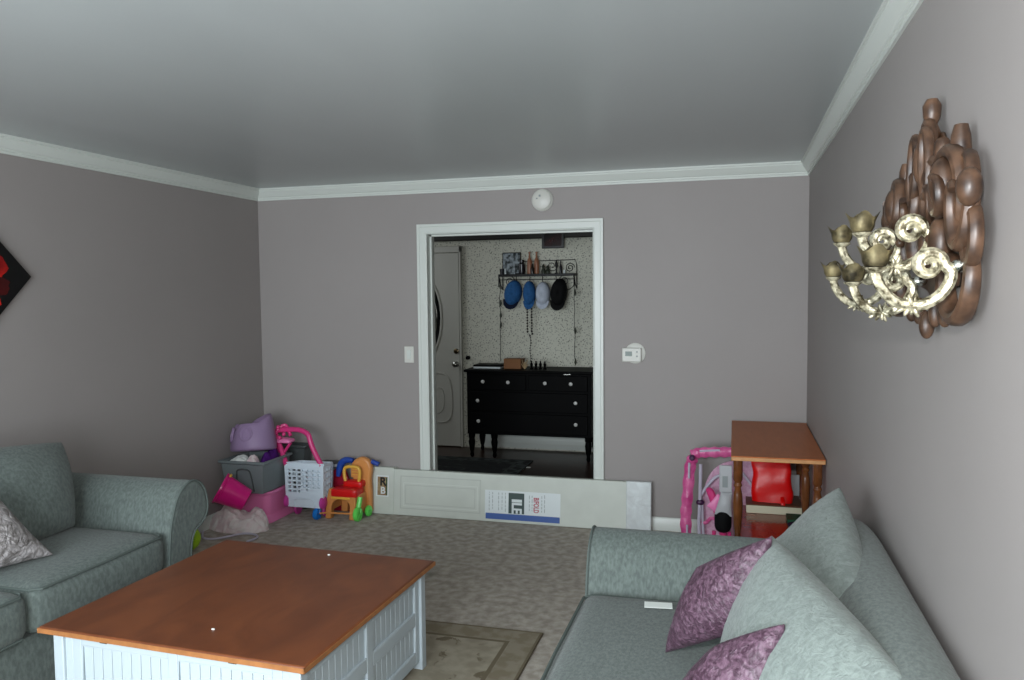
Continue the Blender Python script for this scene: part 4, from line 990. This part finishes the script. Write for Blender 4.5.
# on the dresser
o = thing('laptop', 'closed dark laptop lying on white paper at the left of the dresser', 'laptop', (1.03, 2.10, .876)); obj('paper_base', bx((0, 0, 0), (.28, .22, .018)), 'label', o, bevel=.003); obj('lid', bx((-.01, .015, .018), (.285, .22, .036)), 'black', o, bevel=.004)
o = thing('cardboard_box', 'small brown cardboard box on the dresser beside the laptop', 'box', (1.34, 2.12, .876)); obj('box_body', bx((0, 0, 0), (.175, .16, .095)), 'cardboard', o, bevel=.003); obj('flap', bx((0, 0, .095), (.175, .08, .099)), 'cardboard', o)
o = thing('dried_twigs', 'pale dried twig sprig standing on the dresser by the cardboard box', 'twigs', (1.55, 2.14, .876))
for k in range(6): obj('twig', tb([(0, 0, 0), (.04 * math.cos(k * 1.1 + .3), .02 * math.sin(k), .05 + .02 * (k % 3))], .004, seg=5), 'twig', o)
ch = None
for k in range(4):
    if ch is None:
        ch = thing('black_figurine', 'small black figurine in the row on the dresser top', 'figurine', (1.625 + k * .045, 2.12, .876), group='black figurines on the dresser')
        obj('figurine_body', lt([(.018, 0), (.018, .01), (.008, .02), (.014, .04), (.016, .055), (.006, .062), (.010, .075), (.001, .085)], seg=10), 'black', ch); fb = ch.children[0] if ch.children else None
        first = ch
    else:
        c = first.copy(); C.objects.link(c); c.location = (1.625 + k * .045, 2.12, .876)
        b2 = bpy.data.objects['figurine_body'].copy(); C.objects.link(b2); b2.parent = c
# little dark hook/knob on the wall by the door
o = obj('wall_hook', lt([(.02, 0), (.02, .01), (.01, .02), (.022, .04), (.001, .05)], seg=14, M4=Matrix.Translation((.845, HY - .0, .95)) @ Tm), 'black'); tag(o, 'small dark round wall hook between the front door and the dresser', 'hook')

# ------------------------------------------------------------------ iron wall shelf with hats
sh = thing('iron_wall_shelf', 'black wrought iron wall shelf with scrolls holding bottles and hats', 'shelf', (1.225, HY, 1.805))
SWd = .79; SD = -.15
obj('shelf_board', bx((0, SD, -.012), (SWd, -.005, .012)), 'iron', sh, bevel=.002)
def spiral(cx, cz, r, a0, turns, s=1, n=30): return [(cx + s * (r * (1 - t / n * .8)) * math.cos(a0 + turns * 2 * PI * t / n), SD + .01, cz + (r * (1 - t / n * .8)) * math.sin(a0 + turns * 2 * PI * t / n)) for t in range(n + 1)]
for x in (0.006, SWd - .006):
    obj('bracket', tb([(x, -.006, .10), (x, -.006, -.14), (x, SD * .6, -.10), (x, SD, 0)], .006, seg=6), 'iron', sh)
    obj('bracket_post', tb([(x, SD, 0), (x, SD, -.12)], .007, seg=6), 'iron', sh)
obj('scroll', tb(spiral(.12, -.062, .055, PI / 2, -1.8), .004, seg=6), 'iron', sh); obj('scroll', tb(spiral(SWd - .11, -.062, .055, PI / 2, 1.8), .004, seg=6), 'iron', sh)
for s, x in ((1, .0), (-1, SWd)): obj('scroll', tb(catmull([(x, SD, -.1), (x + s * .05, SD, -.145), (x + s * .12, SD, -.14), (x + s * .16, SD, -.10)], 6), .004, seg=6), 'iron', sh)
obj('hook_rail', tb([(0, SD + .01, -.045), (SWd, SD + .01, -.045)], .004, seg=6), 'iron', sh)
for x in (.19, .33, .46, .60): obj('hook', tb([(x, SD + .01, -.01), (x, SD + .005, -.10), (x, SD - .02, -.115), (x, SD - .03, -.095)], .004, seg=6), 'iron', sh)
obj('back_rail', tb([(.0, -.01, .14), (SWd - .02, -.01, .15), (SWd - .006, -.01, .10)], .0045, seg=6), 'iron', sh)
obj('scroll', tb([(p[0], -.012, p[2]) for p in spiral(SWd - .075, .07, .05, 0, 1.8)], .004, seg=6), 'iron', sh); obj('scroll', tb([(p[0], -.012, p[2]) for p in spiral(.53, .09, .06, .5, -1.4)], .004, seg=6), 'iron', sh)

def hat(name, label, x, z, w_, h, m, m2, lean=0):
    e = thing(name, label, 'hat', (1.225 + x, HY - .19, z), rot=(0, lean, 0))
    bm = bmesh.new(); seg = 24; rings = []
    for k in range(10):        # crown hanging, seen from the outside
        v = k / 9; a = v * PI / 2
        r = math.cos(a) ** .6
        rings.append([(w_ / 2 * r * math.cos(2 * PI * j / seg), -.075 * math.sin(a), h * .52 * r * math.sin(2 * PI * j / seg) * (1.0)) for j in range(seg)])
    loft(bm, [[(p[0], .03, p[2]) for p in rings[0]]] + rings)
    obj('crown', bm, m, e, ang=180)
    bm = bmesh.new(); prism(bm, [(w_ * .46 * math.cos(t), -h * .30 - h * .36 * math.sin(t)) for t in [PI * k / 12 for k in range(13)]], lambda a, b: (a, -.02 - .06 * (1 - (a / w_) ** 2 * 4) * .4, b), lambda a, b: (a, -.026 - .06 * (1 - (a / w_) ** 2 * 4) * .4, b)); obj('brim', bm, m2, e)
    return e
# pixel-measured centres on the hall wall
hat('baseball_cap', 'blue cap with dark visor, leftmost of the four hats', .165, 1.625, .175, .25, 'denimblue', 'navy', math.radians(12))
hat('baseball_cap', 'narrow blue cap, second hat from the left under the shelf', .335, 1.62, .125, .24, 'denimblue', 'denimblue', 0)
hat('baseball_cap', 'pale grey-white cap between the blue and black hats', .475, 1.615, .145, .23, 'lightcap', 'lightcap', 0)
hat('baseball_cap', 'black cap, rightmost of the hats under the iron shelf', .638, 1.625, .165, .27, 'blackcloth', 'blackcloth', math.radians(6))
def on_shelf(name, label, cat, x, bm, m, group=None, y=-.08):
    o = obj(name, bm, m); o.location = (1.225 + x, HY + y, 1.8175); return tag(o, label, cat, group)
o = thing('photo_collage', 'square photo collage leaning at the left end of the iron shelf', 'picture', (1.225 + .11, HY - .05, 1.8175), rot=(math.radians(-4), 0, 0))
obj('frame', bx((-.098, 0, 0), (.098, .014, .225)), 'frameblack', o, bevel=.003); obj('picture', bx((-.088, -.002, .01), (.088, 0, .215)), 'photo', o)
BOT = [(.024, 0), (.026, .01), (.026, .11), (.022, .14), (.010, .165), (.009, .205), (.012, .207), (.012, .222), (.001, .223)]
on_shelf('tan_bottle', 'tall tan bottle, left of the pair on the iron shelf', 'bottle', .315, lt(BOT, seg=14), 'bottle', y=-.09)
on_shelf('tan_bottle', 'tall tan bottle, right of the pair on the iron shelf', 'bottle', .388, lt(BOT, seg=14), 'bottle', y=-.09)
on_shelf('dark_jar', 'dark purple jar beside the photo collage on the shelf', 'jar', .235, lt([(.030, 0), (.034, .02), (.034, .10), (.022, .115), (.024, .14), (.001, .142)], seg=14), 'bottledark', y=-.10)
on_shelf('framed_photo', 'small grey picture frame in front of the photo collage', 'picture', .13, bx((-.04, -.006, 0), (.04, .006, .105)), 'photo', y=-.115)
on_shelf('white_candle', 'short white candle near the left end of the iron shelf', 'candle', .067, lt([(.010, 0), (.010, .055), (.001, .058)], seg=10), 'label', y=-.12)
on_shelf('dark_cup', 'small dark cup at the far left of the iron shelf', 'cup', .03, lt([(.018, 0), (.024, .055), (.019, .055), (.014, .006), (.001, .006)], seg=14), 'bottledark', y=-.12)
on_shelf('brown_jar', 'small brown jar between the two tan bottles', 'jar', .352, lt([(.018, 0), (.022, .05), (.012, .07), (.010, .10), (.001, .10)], seg=12), 'beads', y=-.125)
for x, h, nm, lab in ((.455, .10, 'green_figurine', 'mottled green figurine right of the tan bottles'), (.50, .085, 'green_figurine', 'shorter mottled green figurine beside its taller twin')):
    on_shelf(nm, lab, 'figurine', x, lt([(.02, 0), (.024, h * .3), (.012, h * .55), (.018, h * .75), (.001, h)], seg=12), 'smokecol')
on_shelf('black_candlestick', 'black candlestick with a pointed top on the iron shelf', 'candlestick', .59, lt([(.022, 0), (.008, .01), (.008, .06), (.014, .075), (.016, .10), (.001, .14)], seg=12), 'iron')
on_shelf('dark_bottle', 'slim dark bottle at the right of the iron shelf', 'bottle', .635, lt([(.014, 0), (.014, .07), (.007, .09), (.007, .125), (.001, .126)], seg=12), 'bottledark')
on_shelf('small_white_jar', 'tiny white jar right of the slim dark bottle', 'jar', .672, lt([(.012, 0), (.012, .035), (.001, .037)], seg=12), 'label')
# hanging strings
def hang(name, label, x, z0, z1, extra):
    random.seed(int(x * 100)); P = [(x + random.uniform(-.006, .006), HY - .165, z0 + (z1 - z0) * k / 12) for k in range(13)]
    e = thing(name, label, 'hanging string', (1.225, 0, 0)); obj('string', tb(P, .0035, seg=5), 'iron', e)
    for zz in extra: obj('tassel', lt([(.003, .04), (.014, .0), (.002, -.03)], seg=8, o=(x + .008, HY - .168, zz)), 'smokecol', e)
hang('beaded_string', 'dark beaded string hanging from the left end of the iron shelf', .02, 1.71, .93, (1.40, 1.30, 1.52)); hang('beaded_string', 'dark beaded string hanging from the right end of the iron shelf', .79, 1.70, .93, (1.62, 1.24, .93))
e = thing('bead_necklace', 'long dark bead necklace hanging below the narrow blue cap', 'necklace', (1.225, HY - .20, 0))
P = [(.315, 0, 1.60 - k * .028) for k in range(14)] + [(.34, 0, 1.195), (.365, 0, 1.215)] + [(.36, 0, 1.24 + k * .028) for k in range(13)]
bm = bmesh.new()
for p in P: ball(bm, p, .0105, u=7, v=5)
for k in range(10): ball(bm, (.345 + .006 * math.sin(k), 0, 1.175 - k * .026), .008, u=7, v=5)
tube(bm, P, .002, seg=4); tube(bm, [(.345, 0, 1.19), (.345, 0, .93)], .002, seg=4); obj('bead_strand', bm, 'beads', e)
# small dark framed picture
o = thing('dark_framed_picture', 'small dark framed picture high on the papered hall wall', 'picture', (1.78, HY - .063, 2.17))
obj('frame', bx((-.115, -.018, -.10), (.115, 0, .10)), 'frameblack', o, bevel=.004); obj('picture', bx((-.09, -.0195, -.078), (.09, -.018, .078)), 'darkpic', o)
# outlet under the dresser
o = thing('wall_outlet', 'white outlet plate on the hall wall behind the dresser legs', 'outlet', (1.03 - .06, HY, .14)); obj('plate', bx((-.037, -.006, -.055), (.037, 0, .055)), 'plastic_white', o, bevel=.002)
for z in (-.022, .022): obj('socket', bx((-.012, -.008, z - .012), (.012, -.005, z + .012)), 'inkgrey', o)
tag(obj('paper_scrap', bx((1.665, 1.66, -.001), (1.72, 1.69, .003)), 'paper'), 'white paper scrap lying on the dark hall floor beside the rug', 'scrap')
